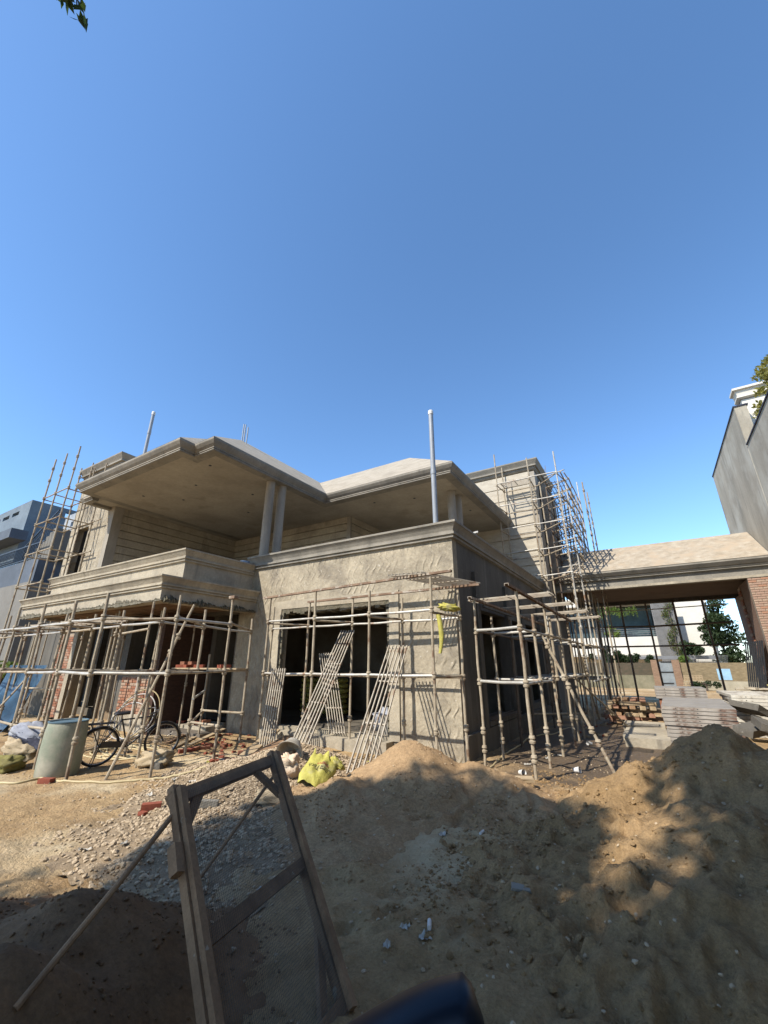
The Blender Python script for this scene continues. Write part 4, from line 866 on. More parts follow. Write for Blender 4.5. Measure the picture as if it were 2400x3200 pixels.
for k in range(5): cr.tube((bbk.x, -.06, bbk.z), (bbk.x+.085*math.cos(k*1.257), -.06, bbk.z+.085*math.sin(k*1.257)), .005, 5)
cr.build('chainring', chrome, bi, None, False)
MB().bar((bbk.x, -.06, bbk.z+.085), (0, -.06, WR+.035), .004, .008).bar((bbk.x, -.06, bbk.z-.085), (0, -.06, WR-.035), .004, .008).build('chain', blackm, bi, None, False)
MB().obox((bbk.x*.5, -.075, WR+.03), (1,0,-.1), (0,1,0), (0,0,1), .22, .004, .05).build('chain_guard', blackm, bi, None, False)
for s_ in (-1, 1):
    e = bbk+Vector((.10*s_, -.09 if s_ < 0 else .09, -.13*s_)); MB().tube(bbk+Vector((0,.08*s_,0)), Vector((e.x, .085*s_, e.z)), .009, 6).build('crank', chrome, bi, None, False)
    MB().box(e.x-.045, e.x+.045, min(.09*s_, .17*s_), max(.09*s_, .17*s_), e.z-.012, e.z+.012).build('pedal', rubber, bi, None, False)
stn = MB()
for s_ in (-1, 1): stn.tube((0, .07*s_, WR), (-.08, .10*s_, .01), .008, 6)
stn.tube((-.08,-.10,.012), (-.08,.10,.012), .008, 6); stn.build('stand', blackm, bi, None, False)

# ------------------------------------------------------------------ soft things
def blob(name, mat, c, dims, rot=(0,0,0), seed=0, amp=.12, e=.6, n=28, m=18, parent=None, fr=2.2):
    Rm = Matrix.Rotation(rot[2], 3, 'Z') @ Matrix.Rotation(rot[1], 3, 'Y') @ Matrix.Rotation(rot[0], 3, 'X'); V = []; Fq = []
    def se(t, p): return math.copysign(abs(t)**p, t)
    for i in range(m+1):
        th = -math.pi/2+math.pi*i/m
        for k in range(n):
            ph = 2*math.pi*k/n; x = se(math.cos(th), e)*se(math.cos(ph), e); y = se(math.cos(th), e)*se(math.sin(ph), e); z = se(math.sin(th), .8)
            nv = mnoise.noise(Vector((x*fr+seed, y*fr+seed*.7, z*fr)))+.5*mnoise.noise(Vector((x*fr*2.3+seed, y*fr*2.3, z*fr*2.3+seed)))
            q = Vector((x*dims[0], y*dims[1], z*dims[2]))*(1+amp*nv*2); V.append(Rm @ q)
    for i in range(m):
        for k in range(n): Fq.append((i*n+k, i*n+(k+1) % n, (i+1)*n+(k+1) % n, (i+1)*n+k))
    me = bpy.data.meshes.new(name); me.from_pydata([tuple(v) for v in V], [], Fq); me.materials.append(mat)
    me.polygons.foreach_set('use_smooth', [True]*len(me.polygons)); me.update()
    return link(name, me, parent, c)
# yellow cement bag with print
def bagp(u, v, side=1):                     # u -1..1 across, v -1..1 along, outer face
    w_ = .25*(1-.25*max(0, v-.3)**1.3*1.2); d = .11*math.sqrt(max(0, (1-u*u)))*(1-.75*max(0, v)**2)*(1-.35*max(0, -v)**3)
    fold = .014*math.sin(7*u+6*v)+.045*mnoise.noise(Vector((u*2.2, v*2.2, 3)))+.022*mnoise.noise(Vector((u*6, v*5, 8)))
    e_ = .03*mnoise.noise(Vector((v*3, u*2, 1))); return Vector((u*w_*(1+e_*3)+.03*math.sin(3*v), side*(d+fold*(1-abs(u))), v*.28+(.045*math.sin(5*u+1)+.03*math.sin(11*u))*v*(1 if v > 0 else .4)))
bagc = G(985, 2505); bz = top_z(bagc.x, bagc.y)
bag = thing('cement_bag', 'bright yellow printed cement bag slumped on the gravel heap', 'bag', (bagc.x, bagc.y+.05, bz+.13), R(28))
bag.rotation_euler = (R(-44), R(20), R(34)); bag.scale = (.84, .84, .84)
bm_ = MB()
for s_ in (-1, 1): bm_.grid([[bagp(-1+2*i/20, -1+2*j/24, s_) for i in range(21)] for j in range(25)] if s_ < 0 else [[bagp(1-2*i/20, -1+2*j/24, s_) for i in range(21)] for j in range(25)])
bm_.build('sack', yellowm, bag, 60, False)
def bagtext(txt, size, u0, v0, mat, name, flip=True):
    cu = bpy.data.curves.new('lettering', 'FONT'); cu.body = txt; cu.size = size; cu.align_x = 'CENTER'; cu.align_y = 'CENTER'
    to = bpy.data.objects.new('tmp_text', cu); COL.objects.link(to); dg = bpy.context.evaluated_depsgraph_get(); dg.update()
    me = bpy.data.meshes.new_from_object(to.evaluated_get(dg)); bpy.data.objects.remove(to); 
    for v in me.vertices:
        x, y = v.co.x, v.co.y
        if flip: x, y = -x, -y
        q = bagp(max(-.98, min(.98, u0+x)), max(-.98, min(.98, v0+y)), -1); v.co = q+Vector((0, -.006, 0))
    me.materials.clear(); me.materials.append(mat); o = link(name, me, bag); return o
bagtext('UltraTech', .38, .0, -.05, darkink, 'lettering'); bagtext('CEMENT', .20, .05, .22, redink, 'lettering')
p = G(1068, 2445); blob('torn_flap', yellowm, tuple(Vector((.24, -.02, .22))), (.13, .05, .06), (0, .3, .2), 5, .3, .9, parent=bag)
# basin and sack beside it
p = G(905, 2438); zz = top_z(p.x, p.y)
bs = thing('basin', 'round white plastic basin tipped on its edge on the gravel', 'basin', (p.x, p.y, zz+.11)); bs.rotation_euler = (R(128), R(-14), R(10))
MB().lathe([(.12,-.10),(.20,.06),(.225,.075),(.225,.085),(.20,.08),(.115,-.085),(.01,-.088)], (0,0,0), 32).build('basin_shell', M('dirty white plastic', (0.40, 0.365, 0.30), (0.29, 0.25, 0.19), 6.0, rough=.6, bump=.2), bs, 40, False)
p = G(890, 2478); o = blob('sack', orangem, (p.x, p.y, top_z(p.x, p.y)+.1), (.17, .12, .17), (.3, .2, .4), 11, .22); tag(o, 'crumpled peach coloured paper sack against the white basin', 'sack')
p = G(845, 2540); o = blob('sack', creamm, (p.x, p.y, top_z(p.x, p.y)+.04), (.20, .15, .07), (.1, .1, .9), 12, .2); tag(o, 'flat pale sack half buried in the gravel below the basin', 'sack')
p = G(470, 2395); o = blob('sack', creamm, (p.x-.05, p.y+.1, top_z(p.x, p.y)+.12), (.30, .22, .14), (0, -.15, .5), 13, .2); tag(o, 'filled cream sack lying below the bicycle front wheel', 'sack')
# yellow rags on the scaffold
t_ = thing('rag', 'yellow plastic sack hanging down from the scaffold ledger near the corner', 'rag', (-3.45, 7.55, 2.2))
rows = []
for i in range(13):
    f = i/12; rows.append([Vector((-3.46+.05*math.sin(3*f)+(.06-.03*abs(f-.5))*math.cos(a)*(1-f*.3), 7.58+.035*math.sin(a)*(1+.3*math.sin(6*f)), 2.66-.72*f)) for a in [2*math.pi*k/12 for k in range(13)]])
MB().grid(rows).build('hanging_sack', yellowm, t_, 60)
o = blob('rag', yellowm, (-3.30, 7.75, 2.80), (.20, .09, .065), (0, .1, .7), 17, .25); tag(o, 'crumpled yellow plastic sack lying over the scaffold ledger near the corner', 'rag')
# litter
LIT = [(455,2375,'white'),(545,2440,'white'),(600,2435,'white'),(700,2375,'white'),(1195,2385,'white'),(465,2490,'white'),(385,2640,'white'),(262,2660,'white'),(610,2620,'white'),(1340,2900,'roll'),(1330,2935,'white'),(1505,2607,'roll'),(1383,2615,'white'),(1625,2420,'cup'),(1850,2330,'cup'),(1795,2415,'cup'),(1710,2370,'white'),(1440,2375,'yellow'),(1395,2378,'yellow'),(1150,2385,'yellow'),(1110,2290,'yellow'),(650,2385,'yellow'),(700,2240,'yellow'),(1265,2905,'white'),(1208,2962,'white'),(820,2790,'white'),(1650,2390,'white'),(1750,2362,'white'),(540,2428,'pale'),(700,2395,'pale'),(85,2315,'pale'),(60,2260,'pale')]
def sheet(mat, sx, sy, seed):
    n = 7; return MB().grid([[(sx*(i/(n-1)-.5)*(1+.2*math.sin(seed+j)), sy*(j/(n-1)-.5), .012+.05*abs(mnoise.noise(Vector((i*.45+seed, j*.45, seed))))) for j in range(n)] for i in range(n)]).mesh('litter', mat, 60)
dustw = M('dusty white paper', (0.46, 0.43, 0.37), (0.34, 0.31, 0.26), 8.0, rough=.8, bump=.3)
WH = {'white': 'scrap of white paper', 'roll': 'rolled scrap of white paper', 'cup': 'white paper cup', 'yellow': 'torn yellow plastic scrap', 'pale': 'pale plastic scrap'}
for k, (px, py, kd) in enumerate(LIT):
    p = G(px, py); z = top_z(p.x, p.y); p = G(px, py, z); z = top_z(p.x, p.y); dist = math.hypot(p.x, p.y); s_ = .45+.045*dist
    if kd == 'cup': me = MB().lathe([(.035,0),(.05,.10),(.052,.105),(.046,.10),(.03,.01)], (0,0,0), 14).mesh('litter', whitep, 40)
    elif kd == 'roll': me = MB().path([(-.045,0,.016),(.045,.01,.016)], .015, 10).mesh('litter', whitep, 40)
    else: me = sheet(yellowm if kd == 'yellow' else dustw if kd == 'white' else creamm, random.uniform(.08,.17)*s_, random.uniform(.06,.12)*s_, k*1.7)
    o = link('litter', me, None, (p.x, p.y, z+(.03 if kd == 'cup' else -.002))); o.rotation_euler = (R(80) if kd == 'cup' else 0, 0, random.random()*6)
    tag(o, WH[kd]+' littering the bare earth yard', 'litter', WH[kd]+' litter')
p = G(1635, 2482); put('stone', brick_mesh(.36, .22, .05, timberP, True), p.x, p.y, top_z(p.x, p.y), 'flat broken board on the wet earth between the sand heaps', 'board', None, .3, .05)
p = G(1632, 2812); put('stone', brick_mesh(.16, .10, .02, trimm, True), p.x, p.y, top_z(p.x, p.y), 'thin dark slate shard on the trodden earth', 'stone', None, .3, .05)
# cream hoses
def hose(label, pts, r=.018, z0=None):
    P3 = []
    for (x, y) in pts: p = G(x, y); P3.append(Vector((p.x, p.y, top_z(p.x, p.y)+r*.8)))
    out = []
    for i in range(len(P3)-1):
        a = P3[max(i-1,0)]; b = P3[i]; c = P3[i+1]; d = P3[min(i+2,len(P3)-1)]
        for k in range(8):
            t = k/8; q = .5*((2*b)+(c-a)*t+(2*a-5*b+4*c-d)*t*t+(3*b-a-3*c+d)*t**3); q.z = top_z(q.x, q.y)+r*.8; out.append(q)
    out.append(P3[-1]); o = MB().path(out, r, 8).build('hose', hosem, None, 60); return tag(o, label, 'hose')
hose('cream hose running along the ground in front of the drum', [(-60,2440),(40,2443),(90,2436),(130,2428),(170,2437),(210,2441),(330,2443),(450,2437),(540,2432),(640,2425)])
hose('pale hose trailing along the foot of the side wall', [(1522,2405),(1560,2370),(1580,2350),(1620,2330),(1650,2305),(1690,2295),(1730,2290),(1770,2272),(1790,2268)], .016)
hp_ = []
for k in range(60):
    a = k*.62; rr = 55+20*math.sin(k*.37); hp_.append((400+rr*2.1*math.cos(a)*.8+25*math.sin(k*.21), 2345+18*math.sin(a)+6*math.sin(k*.5)))
hose('tangle of cream hose on the ground under the bicycle', hp_, .016)
cl = thing('hose_coil', 'loose coil of cream pipe leaning on the wall behind the drum', 'hose', (-11.4, 6.2, 0))
for k in range(4):
    rr = .40+.05*k; c0 = Vector((-11.45+.05*k, 6.35+.05*k, rr+.03)); MB().path([c0+Vector((rr*math.cos(2*math.pi*i/36)*.95, .12*math.sin(2*math.pi*i/36)+.2*math.cos(2*math.pi*i/36), rr*math.sin(2*math.pi*i/36))) for i in range(36)], .014, 6, True).build('loop', hosem if k % 2 else whitep, cl, 60)
# bundle of bags at the left
p = G(25, 2400); zb_ = top_z(p.x, p.y)
tag(blob('sack', M('dirty yellow sack', (0.20,0.175,0.05), (0.14,0.12,0.045), 5.0, bump=.6, bscale=22, bdist=.02), (p.x, p.y, zb_+.10), (.22, .2, .14), (0,0,.3), 23, .22), 'dirty yellow sack on the ground under the heap of clothes', 'sack')
tag(blob('clothes_bundle', creamm, (p.x-.12, p.y+.22, zb_+.32), (.30, .22, .13), (.2, .35, .4), 24, .18, fr=2.4), 'rolled striped cream cloth on the yellow sack', 'cloth')
tag(blob('clothes_bundle', darkc, (p.x-.1, p.y+.35, zb_+.44), (.34, .2, .06), (.2, .4, .4), 25, .3, fr=3), 'dark folded cloth in the heap of clothes', 'cloth')
tag(blob('clothes_bundle', greyc, (p.x-.3, p.y+.35, zb_+.52), (.36, .26, .09), (.2, .42, .4), 26, .16, fr=2.2), 'light grey cloth thrown over the heap of clothes', 'cloth')
# blue tarp
tp = MB(); rows = []
for i in range(40):
    f = i/39; x = -17.4+2.6*f; row = []
    for j in range(26):
        g = j/25; fold = .16*math.sin(f*13+1.2*g)*g+.10*mnoise.noise(Vector((f*5, g*3, 1)))+.35*g*g
        row.append((x-.25*g, 5.6-fold-.05*g, 1.68*(1-g)+.04))
    rows.append(row)
tag(tp.grid(rows).build('tarpaulin', tarpm, None, 70), 'blue tarpaulin hung over the scaffold at the balcony end of the house', 'tarpaulin')
# cement bags in the room
for r_ in range(7):
    for c_ in range(3):
        o = blob('cement_bag', yellowm, (PY(945, 2200, 11.7).x+.3+c_*.62+random.uniform(-.03,.03), 11.7+random.uniform(-.05,.05), .31+r_*.155), (.30, .2, .082), (0,0,random.uniform(-.1,.1)), r_*3+c_, .05, .5, 18, 10)
        tag(o, 'yellow cement bag in the stack inside the dark room', 'bag', 'cement bags stacked indoors')
o = blob('sack', greyc, (-5.9, 9.7, .45), (.3,.25,.24), (0,.2,.3), 33, .25); tag(o, 'grey crumpled sack on the floor inside the window opening', 'sack')
MB_ = MB().box(-5.75, -5.35, 9.1, 9.3, .22, .62).build('concrete_block', trimm); tag(MB_, 'pale block standing just inside the window opening', 'block')
# blue tub and white tile on the parapets
tb = MB().lathe([(.10,0),(.14,.13),(.15,.135),(.15,.145),(.135,.14),(.095,.02)], (-10.17, 8.3, 4.56), 24).build('tub', bluep, None, 40); tag(tb, 'small blue plastic tub on the balcony parapet', 'tub')
tl = MB().obox((-3.42, 9.9, 4.93), (1,.3,.2), (-.3,1,.1), (0,0,1), .12, .07, .02).build('tile', whitep); tag(tl, 'white tile lying on the terrace parapet', 'tile')
# rods on the side window sill, planks at the step
for k in range(7):
    o = MB().tube((-3.62+.05*k, 10.1, .57+.012*(k % 2)), (-3.55+.05*k, 12.1, .58+.014*(k % 3)), .011, 6).build('steel_rod', tubed); tag(o, 'steel rod laid on the side window sill', 'rod', 'rods on the window sill')
for k, (a, b) in enumerate((((745,2385),(860,2290)),((770,2392),(905,2312)))):
    p = G(*a); q = G(*b, .18); o = MB().bar((p.x, p.y, top_z(p.x, p.y)+.02), (q.x, q.y, .25), .24, .035).build('plank', timberP if k == 0 else timber); tag(o, ('pale plank sloping up to the window step', 'dark plank propped beside the pale plank by the window step')[k], 'plank')
for k, (a, b) in enumerate((((540,2335),(650,2285)),((520,2320),(620,2280)),((560,2345),(700,2290)))):
    p = G(*a); q = G(*b); o = MB().bar((p.x, p.y, top_z(p.x, p.y)+.03), (q.x, q.y, top_z(q.x, q.y)+.06+.03*k), .12, .03).build('plank', (timberP, timber, timberP)[k]); tag(o, 'loose plank on the ground in front of the doorway step', 'plank', 'planks before the doorway')

# ------------------------------------------------------------------ stacks on the right
def plate(x, y, z, lx, ly, rot, lab, grp, edge, face):
    t = thing('shuttering_plate', lab, 'plate', (x, y, z), rot, grp); th = .075
    MB().box(-lx/2, lx/2, -ly/2, ly/2, th-.008, th).build('plate_sheet', face, t, None, False)
    fm = MB()
    for s_ in (-1, 1):
        fm.box(-lx/2, lx/2, min(s_*ly/2, s_*(ly/2-.012)), max(s_*ly/2, s_*(ly/2-.012)), .002, th-.0085)
        fm.box(min(s_*lx/2, s_*(lx/2-.012)), max(s_*lx/2, s_*(lx/2-.012)), -ly/2+.013, ly/2-.013, .002, th-.0085)
        fm.box(-lx/2+.013, lx/2-.013, s_*(ly/2-.05)-.03, s_*(ly/2-.05)+.03, .002, .010)
    fm.box(-lx/2+.02, lx/2-.02, -.01, .01, .002, th-.01)
    fm.build('plate_frame', edge, t, None, False)
    hl = MB()
    for i in (-.3, 0, .3): hl.path([(i*lx, -ly/2-.001, th*.45), (i*lx, -ly/2-.004, th*.45)], .012, 8)
    hl.build('bolt_holes', blackm, t, None, False)
def nth(k, n): return ('topmost', 'second from the top', 'third from the top', 'fourth from the top', 'fifth from the top', 'sixth from the top', 'seventh from the top', 'eighth from the top', 'ninth from the top', 'tenth from the top', 'eleventh from the top', 'lowest')[n-1-k]
for k in range(10): plate(.66+random.uniform(-.03,.03), 14.6+random.uniform(-.05,.05), -.02+.083*k, 1.42, 3.5, R(-1.5)+random.uniform(-.015,.015), 'rusty shuttering plate, '+nth(k, 10)+' of the low stack behind the tall earth heap', 'plates in the low stack', platem, platet)
for k in range(12): plate(2.30+random.uniform(-.05,.05), 16.5+random.uniform(-.06,.06), -.02+.083*k, 1.55, 2.4, R(2)+random.uniform(-.02,.02), 'whitish shuttering plate, '+nth(k, 12)+' of the wide stack before the porch pier', 'plates in the wide stack', platel, platel)
for k in range(4): plate(.45, 17.6, .72+.083*k, 1.35, 1.3, R(1), 'dark shuttering plate, '+nth(k, 4)+' of the short stack by the crossed block pile', 'plates in the short stack', platem, platet)
tag(MB().box(-.15, 1.05, 17.0, 18.2, -.05, .715).build('plate_plinth', brickA), 'brick block carrying the short stack of plates', 'plinth')
for r_ in range(7):
    for c_ in range(6):
        if r_ > 4 and c_ in (0, 5): continue
        x = -1.55+c_*.23+random.uniform(-.04,.04); y = 16.6+random.uniform(-.2,.2); z = .0+r_*.105
        o = link('timber_block', brick_mesh(random.uniform(.5,.9) if r_ % 2 else .16, .16 if r_ % 2 else random.uniform(.5,.8), .10, random.choice((timberP, timberP, brickB, timber))), None, (x, y, z)); o.rotation_euler = (0, 0, random.uniform(-.15,.15))
        tag(o, 'orange brown block in the crossed pile by the porch', 'block', 'blocks in the crossed pile')
for k, (x0, x1, y0, y1, h) in enumerate(((-.95,-.05,12.1,12.7,.16),(-1.05,-.1,13.0,14.6,.10),(-1.15,-.12,14.9,15.9,.13))):
    o = MB().box(x0, x1, y0, y1, -.05, h).build('concrete_slab', plaster2); tag(o, ('short concrete slab next to the low plate stack', 'long concrete slab beside the low plate stack', 'concrete slab in front of the crossed block pile')[k], 'slab')
for k in range(9):
    y = 19.4+k*.19; o = MB().obox((3.0-.03*k, y, 1.25), (.16,0,1), (0,1,0), (1,0,-.16), 1.28, .085, .012).build('iron_sheet', sheetm); tag(o, 'dark iron sheet leaning against the porch side wall', 'sheet', 'iron sheets leaning in the porch')
for k, (px, py, sx) in enumerate(((2385,2300,.5),(2350,2330,.4),(2395,2345,.45),(2340,2290,.4))):
    p = G(px, py); o = link('rubble_slab', brick_mesh(sx*2, sx*1.2, .16, sidewall, True), None, (p.x, p.y-1.0, .25+.12*k)); o.rotation_euler = (.15*k, -.1, k*.8); tag(o, 'broken grey concrete slab heaped behind the tall earth heap', 'rubble', 'broken concrete slabs')
o = blob('sack', yellowm, (2.95, 15.9, 1.12), (.42,.3,.10), (.1,.2,.5), 44, .3); tag(o, 'yellow plastic sheet thrown over the end of the wide plate stack', 'sheet')
o = blob('sack', creamm, (3.1, 15.6, .75), (.35,.3,.28), (0,.2,.3), 45, .2); tag(o, 'bulging pale sack at the end of the wide plate stack', 'sack')
for k in range(5):
    o = link('paving_tile', brick_mesh(.5, .35, .06, plaster2, True), None, (2.2+.22*k, 17.9, .98+.03*(k % 2))); o.rotation_euler = (.1, .05*k, k); tag(o, 'broken pale tile on top of the wide plate stack', 'tile', 'broken tiles on the plates')
for k in range(24):
    p = G(random.uniform(1790, 1930), random.uniform(2215, 2300)); o = link('rubble', random.choice(FR) if k % 2 else brick_mesh(.2,.12,.05,timberP,True), None, (p.x, p.y, top_z(p.x, p.y)-.01)); o.rotation_euler = (random.uniform(-.3,.3), 0, random.random()*6); tag(o, 'bit of rubble on the damp ground below the tower scaffold', 'rubble', 'rubble below the tower scaffold')

# ------------------------------------------------------------------ neighbours
nl = thing('neighbour_house', 'blue grey flat roofed house with outside stairs beyond the tall slender scaffold', 'house', (-34, 10, 0))
def npart(mb, name, mat, par=None): return mb.build(name, mat, par or nl)
npart(MB().wall('y', 8.4, 8.7, [-46, -30], [7.2, 11.0], [(-31.6-1.5*k-1.05, -31.6-1.5*k, 10.35, 10.6) for k in range(7)]), 'upper_front_wall', blueg)
npart(MB().wall('x', -30.25, -30, [8.7, 19], [7.2, 11.0], [(10.2, 13.2, 10.35, 10.75), (13.6, 16.2, 10.35, 10.75)]), 'upper_side_wall', blueg)
npart(MB().box(-46, -30.25, 18.7, 19, 7.2, 11), 'upper_back_wall', blueg)
npart(MB().box(-46, -29.0, 7.6, 8.39, 8.3, 8.85), 'canopy_beam', bandg)
npart(MB().box(-46, -25.2, 8.0, 20, 5.55, 6.75), 'terrace_band', bandg)
npart(MB().box(-46, -25.0, 7.9, 20, -0.3, 5.54), 'lower_wall', beige)
rl = npart(MB().box(-46, -25.3, 8.05, 8.09, 7.62, 7.68).box(-46, -25.3, 8.05, 8.09, 6.85, 6.89), 'railing', blackm)
for k in range(100): npart(MB().box(-45.9+.2*k, -45.88+.2*k, 8.06, 8.08, 6.75, 7.62), 'baluster', blackm, rl)
for k in range(9): npart(MB().box(-27.9+.32*k, -27.55+.32*k, 8.3, 9.6, 6.76, 7.0+.17*k), 'stair_step', beige)
npart(MB().wall('y', 9.7, 9.9, [-28.3, -24.8], [6.76, 10.0], [(-27.4,-26.2,9.2,9.5)]), 'stair_wall', M('pale stair render', (0.34,0.37,0.40), None, bump=.1))
npart(MB().bar((-28.2,8.2,7.75), (-25.0,8.2,9.3), .05, .06).bar((-28.2,8.2,7.3), (-25.0,8.2,8.85), .03, .03), 'stair_rail', blackm)
for k in range(16): npart(MB().box(-28.1+.2*k, -28.08+.2*k, 8.19, 8.21, 6.9+.09*k, 7.78+.097*k), 'baluster', blackm)
npart(MB().box(-34, -31, 8.9, 8.95, 7.5, 9.6), 'glass_door', glass)

rw = thing('neighbour_building', 'tall weathered grey boundary building with dark coping beside the porch', 'building', (5, 15, 0))
MB().box(4.05, 4.4, 17.45, 24.4, -.2, 10.45).build('far_wall', greyr, rw)
MB().box(4.052, 4.4, -4, 17.4, -.2, 8.88).build('near_wall', greyr, rw)
MB().box(4.02, 4.45, 17.42, 24.43, 10.45, 10.50).build('coping', darkcop, rw); MB().box(4.02, 4.45, -4, 17.38, 8.88, 8.93).build('coping', darkcop, rw)
MB().box(4.42, 10, 17.9, 18.3, 0, 10.9).build('white_parapet', white, rw)
MB().sweep([(4.42,18.3),(4.42,17.9),(10,17.9)], [(-.2,11.35),(.2,11.35),(.2,11.27),(.12,11.25),(.08,11.05),(.12,11.03),(.12,10.97),(.03,10.93),(-.2,10.93)]).build('white_cornice', white, rw)
MB().box(4.42, 10, -4, 17.9, 7.9, 8.0).build('terrace_floor', beige, rw)

def leaves(name, mat, centers, radii, n, size, parent=None, loc=(0,0,0), seed=0, shell=0.35, droop=0.0):
    r_ = np.random.default_rng(seed); C_ = np.array(centers, float); Rr = np.array(radii, float).reshape(len(C_), -1)
    if Rr.shape[1] == 1: Rr = np.repeat(Rr, 3, 1)
    vol = Rr.prod(1); k = r_.choice(len(C_), n, p=vol/vol.sum())
    d = r_.normal(size=(n, 3)); d /= np.linalg.norm(d, axis=1)[:, None]; rad = r_.random(n)**shell
    P_ = C_[k]+d*Rr[k]*rad[:, None]
    ang_ = r_.random(n)*2*np.pi; up_ = r_.normal(size=(n, 3)); up_ /= np.linalg.norm(up_, axis=1)[:, None]
    a_ = np.cross(up_, r_.normal(size=(n, 3))); a_ /= np.linalg.norm(a_, axis=1)[:, None]; b_ = np.cross(up_, a_); a_[:, 2] -= droop
    s_ = size*r_.uniform(.6, 1.3, n)[:, None]
    V_ = np.stack([P_-a_*s_, P_+b_*s_*.42+up_*s_*.12, P_+a_*s_, P_-b_*s_*.42+up_*s_*.12], 1).reshape(-1, 3)
    F_ = np.arange(4*n).reshape(-1, 4)
    return link(name, npmesh(name, V_, F_, mat), parent, loc)
def tree(name, label, base, h, crown, mat, n, size, seed, trunk_r=.16, group=None, cat='tree'):
    t = thing(name, label, cat, base, 0, group); r_ = random.Random(seed)
    mb = MB(); hc = min(c[2] for c in crown)
    mb.path([(0,0,0),(.05,.04,h*.3),(-.06,.05,h*.55),(0,0,h*.75)], [trunk_r,trunk_r*.8,trunk_r*.6,trunk_r*.4], 10)
    for c in crown:
        s_ = Vector((0,0,h*(.35+.25*r_.random()))); e_ = Vector(c[:3]); mb.path([s_, s_.lerp(e_,.5)+Vector((0,0,.1*h*.3)), e_], [trunk_r*.45,trunk_r*.3,trunk_r*.1], 7)
    mb.build('trunk', bark, t, 60, False)
    leaves('crown', mat, [c[:3] for c in crown], [c[3:] for c in crown], n, size, t, (0,0,0), seed)
    return t
def crown_blobs(seed, c, r, k, br):
    q = random.Random(seed); out = []
    for i in range(k):
        while True:
            v = Vector((q.uniform(-1,1), q.uniform(-1,1), q.uniform(-1,1)))
            if v.length <= 1: break
        b = br*q.uniform(.7, 1.3); out.append((c[0]+v.x*r[0], c[1]+v.y*r[1], c[2]+v.z*r[2], b, b, b*.8))
    return out
# shrubs in pots on the right neighbour's wall
for k, (y, z, rr, lab) in enumerate(((16.1, 9.35, .5, 'lower straggly yellowing shrub in a grey pot on the neighbour wall'), (15.0, 9.75, .55, 'upper straggly yellowing shrub in a grey pot on the neighbour wall'))):
    t = thing('potted_shrub', lab, 'plant', (4.85, y, 8.0))
    MB().lathe([(.22,0),(.30,.75),(.38,1.15),(.36,1.15),(.27,.8)], (0,0,0), 20).build('pot', bandg, t, 40, False)
    MB().path([(0,0,.9),(-.05,0,1.5),(-.15,.1,z-8)], [.03,.025,.012], 6).build('stem', bark, t, 60, False)
    leaves('foliage', leafB, [(c[0], c[1], c[2]) for c in crown_blobs(k+3, (-.25,.2,z-8+.25), (rr*.75, rr*1.1, rr*1.1), 14, .2)], [c[3:] for c in crown_blobs(k+3, (-.25,.2,z-8+.25), (rr*.75, rr*1.1, rr*1.1), 14, .2)], 900, .075, t, (0,0,0), k)

# ------------------------------------------------------------------ beyond the porch
YW, YH = 40.0, 47.0
def bx(mb, x0, y0, x1, y1, Y, dp, z0=None):
    ym = (y0+y1)/2; xm = (x0+x1)/2; return mb.box(PY(x0, ym, Y).x, PY(x1, ym, Y).x, Y, Y+dp, PY(xm, y1, Y).z if z0 is None else z0, PY(xm, y0, Y).z)
bw = thing('boundary_wall', 'old mossy brick boundary wall with cream lower render behind the porch', 'wall', (0, YW, 0))
zt_ = 1.85
MB().box(-8, PY(2062,2100,YW).x, YW, YW+.25, .95, zt_).build('brick_wall', M('shade toned old brick', (0.10,0.075,0.05), (0.055,0.052,0.033), 3.0, bump=.6, bscale=12, bdist=.03, streak=4), bw)  # mossy brick, with the shade of nearby trees mixed into its dark colour
MB().box(-8, PY(2055,2100,YW).x, YW-.08, YW+.3, -.3, .95).build('render_base', M('mossy shade toned render', (0.24,0.215,0.145), (0.12,0.115,0.07), 1.0), bw)  # moss and tree shade are both held in this render colour
MB().box(PY(2107,2100,YW).x, 9, YW, YW+.25, .6, zt_).build('brick_wall', M('yellowed brick', (0.26,0.20,0.115), (0.15,0.115,0.065), 3.0, bump=.6, bscale=12, bdist=.03, streak=4), bw)
MB().box(PY(2107,2100,YW).x, 9, YW-.06, YW+.3, -.3, .6).build('render_base', M('pale base', (0.38,0.34,0.25), (0.26,0.23,0.16), 1.0), bw)
for (x0, x1) in ((2040,2064),(2106,2130)): bx(MB(), x0, 2062, x1, 2145, YW-.15, .5, -.3).build('gate_pier', M('gate pier brick', (0.26,0.17,0.11), (0.18,0.115,0.075), 4.0, bump=.6, bscale=12, bdist=.03, streak=4), bw)
gt = thing('gate', 'grey sheet metal gate in the boundary wall behind the porch', 'gate', (2, YW, 0))
bx(MB(), 2063, 2068, 2106, 2142, YW, .06, -.1).build('gate_sheet', gatem, gt)
for y_ in (2068, 2100, 2135): a_ = PY(2063, y_, YW-.03); b_ = PY(2106, y_, YW-.03); MB().bar(a_, b_, .04, .06).build('gate_rail', sheetm, gt)
gr = thing('iron_grille', 'yellowish iron grille leaning on the pale base of the boundary wall', 'grille', (3, YW-.5, 0))
for k in range(8): a_ = PY(2135, 2112+k*5, YW-.5); b_ = PY(2195, 2112+k*5, YW-.5); MB().bar((a_.x,a_.y,max(.02,a_.z)), (b_.x,b_.y,max(.02,b_.z)), .03, .05).build('grille_bar', timberP, gr)
for k in range(7): a_ = PY(2137+k*9.5, 2112, YW-.52); MB().bar((a_.x,a_.y,a_.z), (a_.x,a_.y,0), .03, .03).build('grille_bar', timberP, gr)
hb_ = thing('villa', 'modern white villa with balcony and grey louvred screen beyond the porch', 'house', (0, YH, 0))
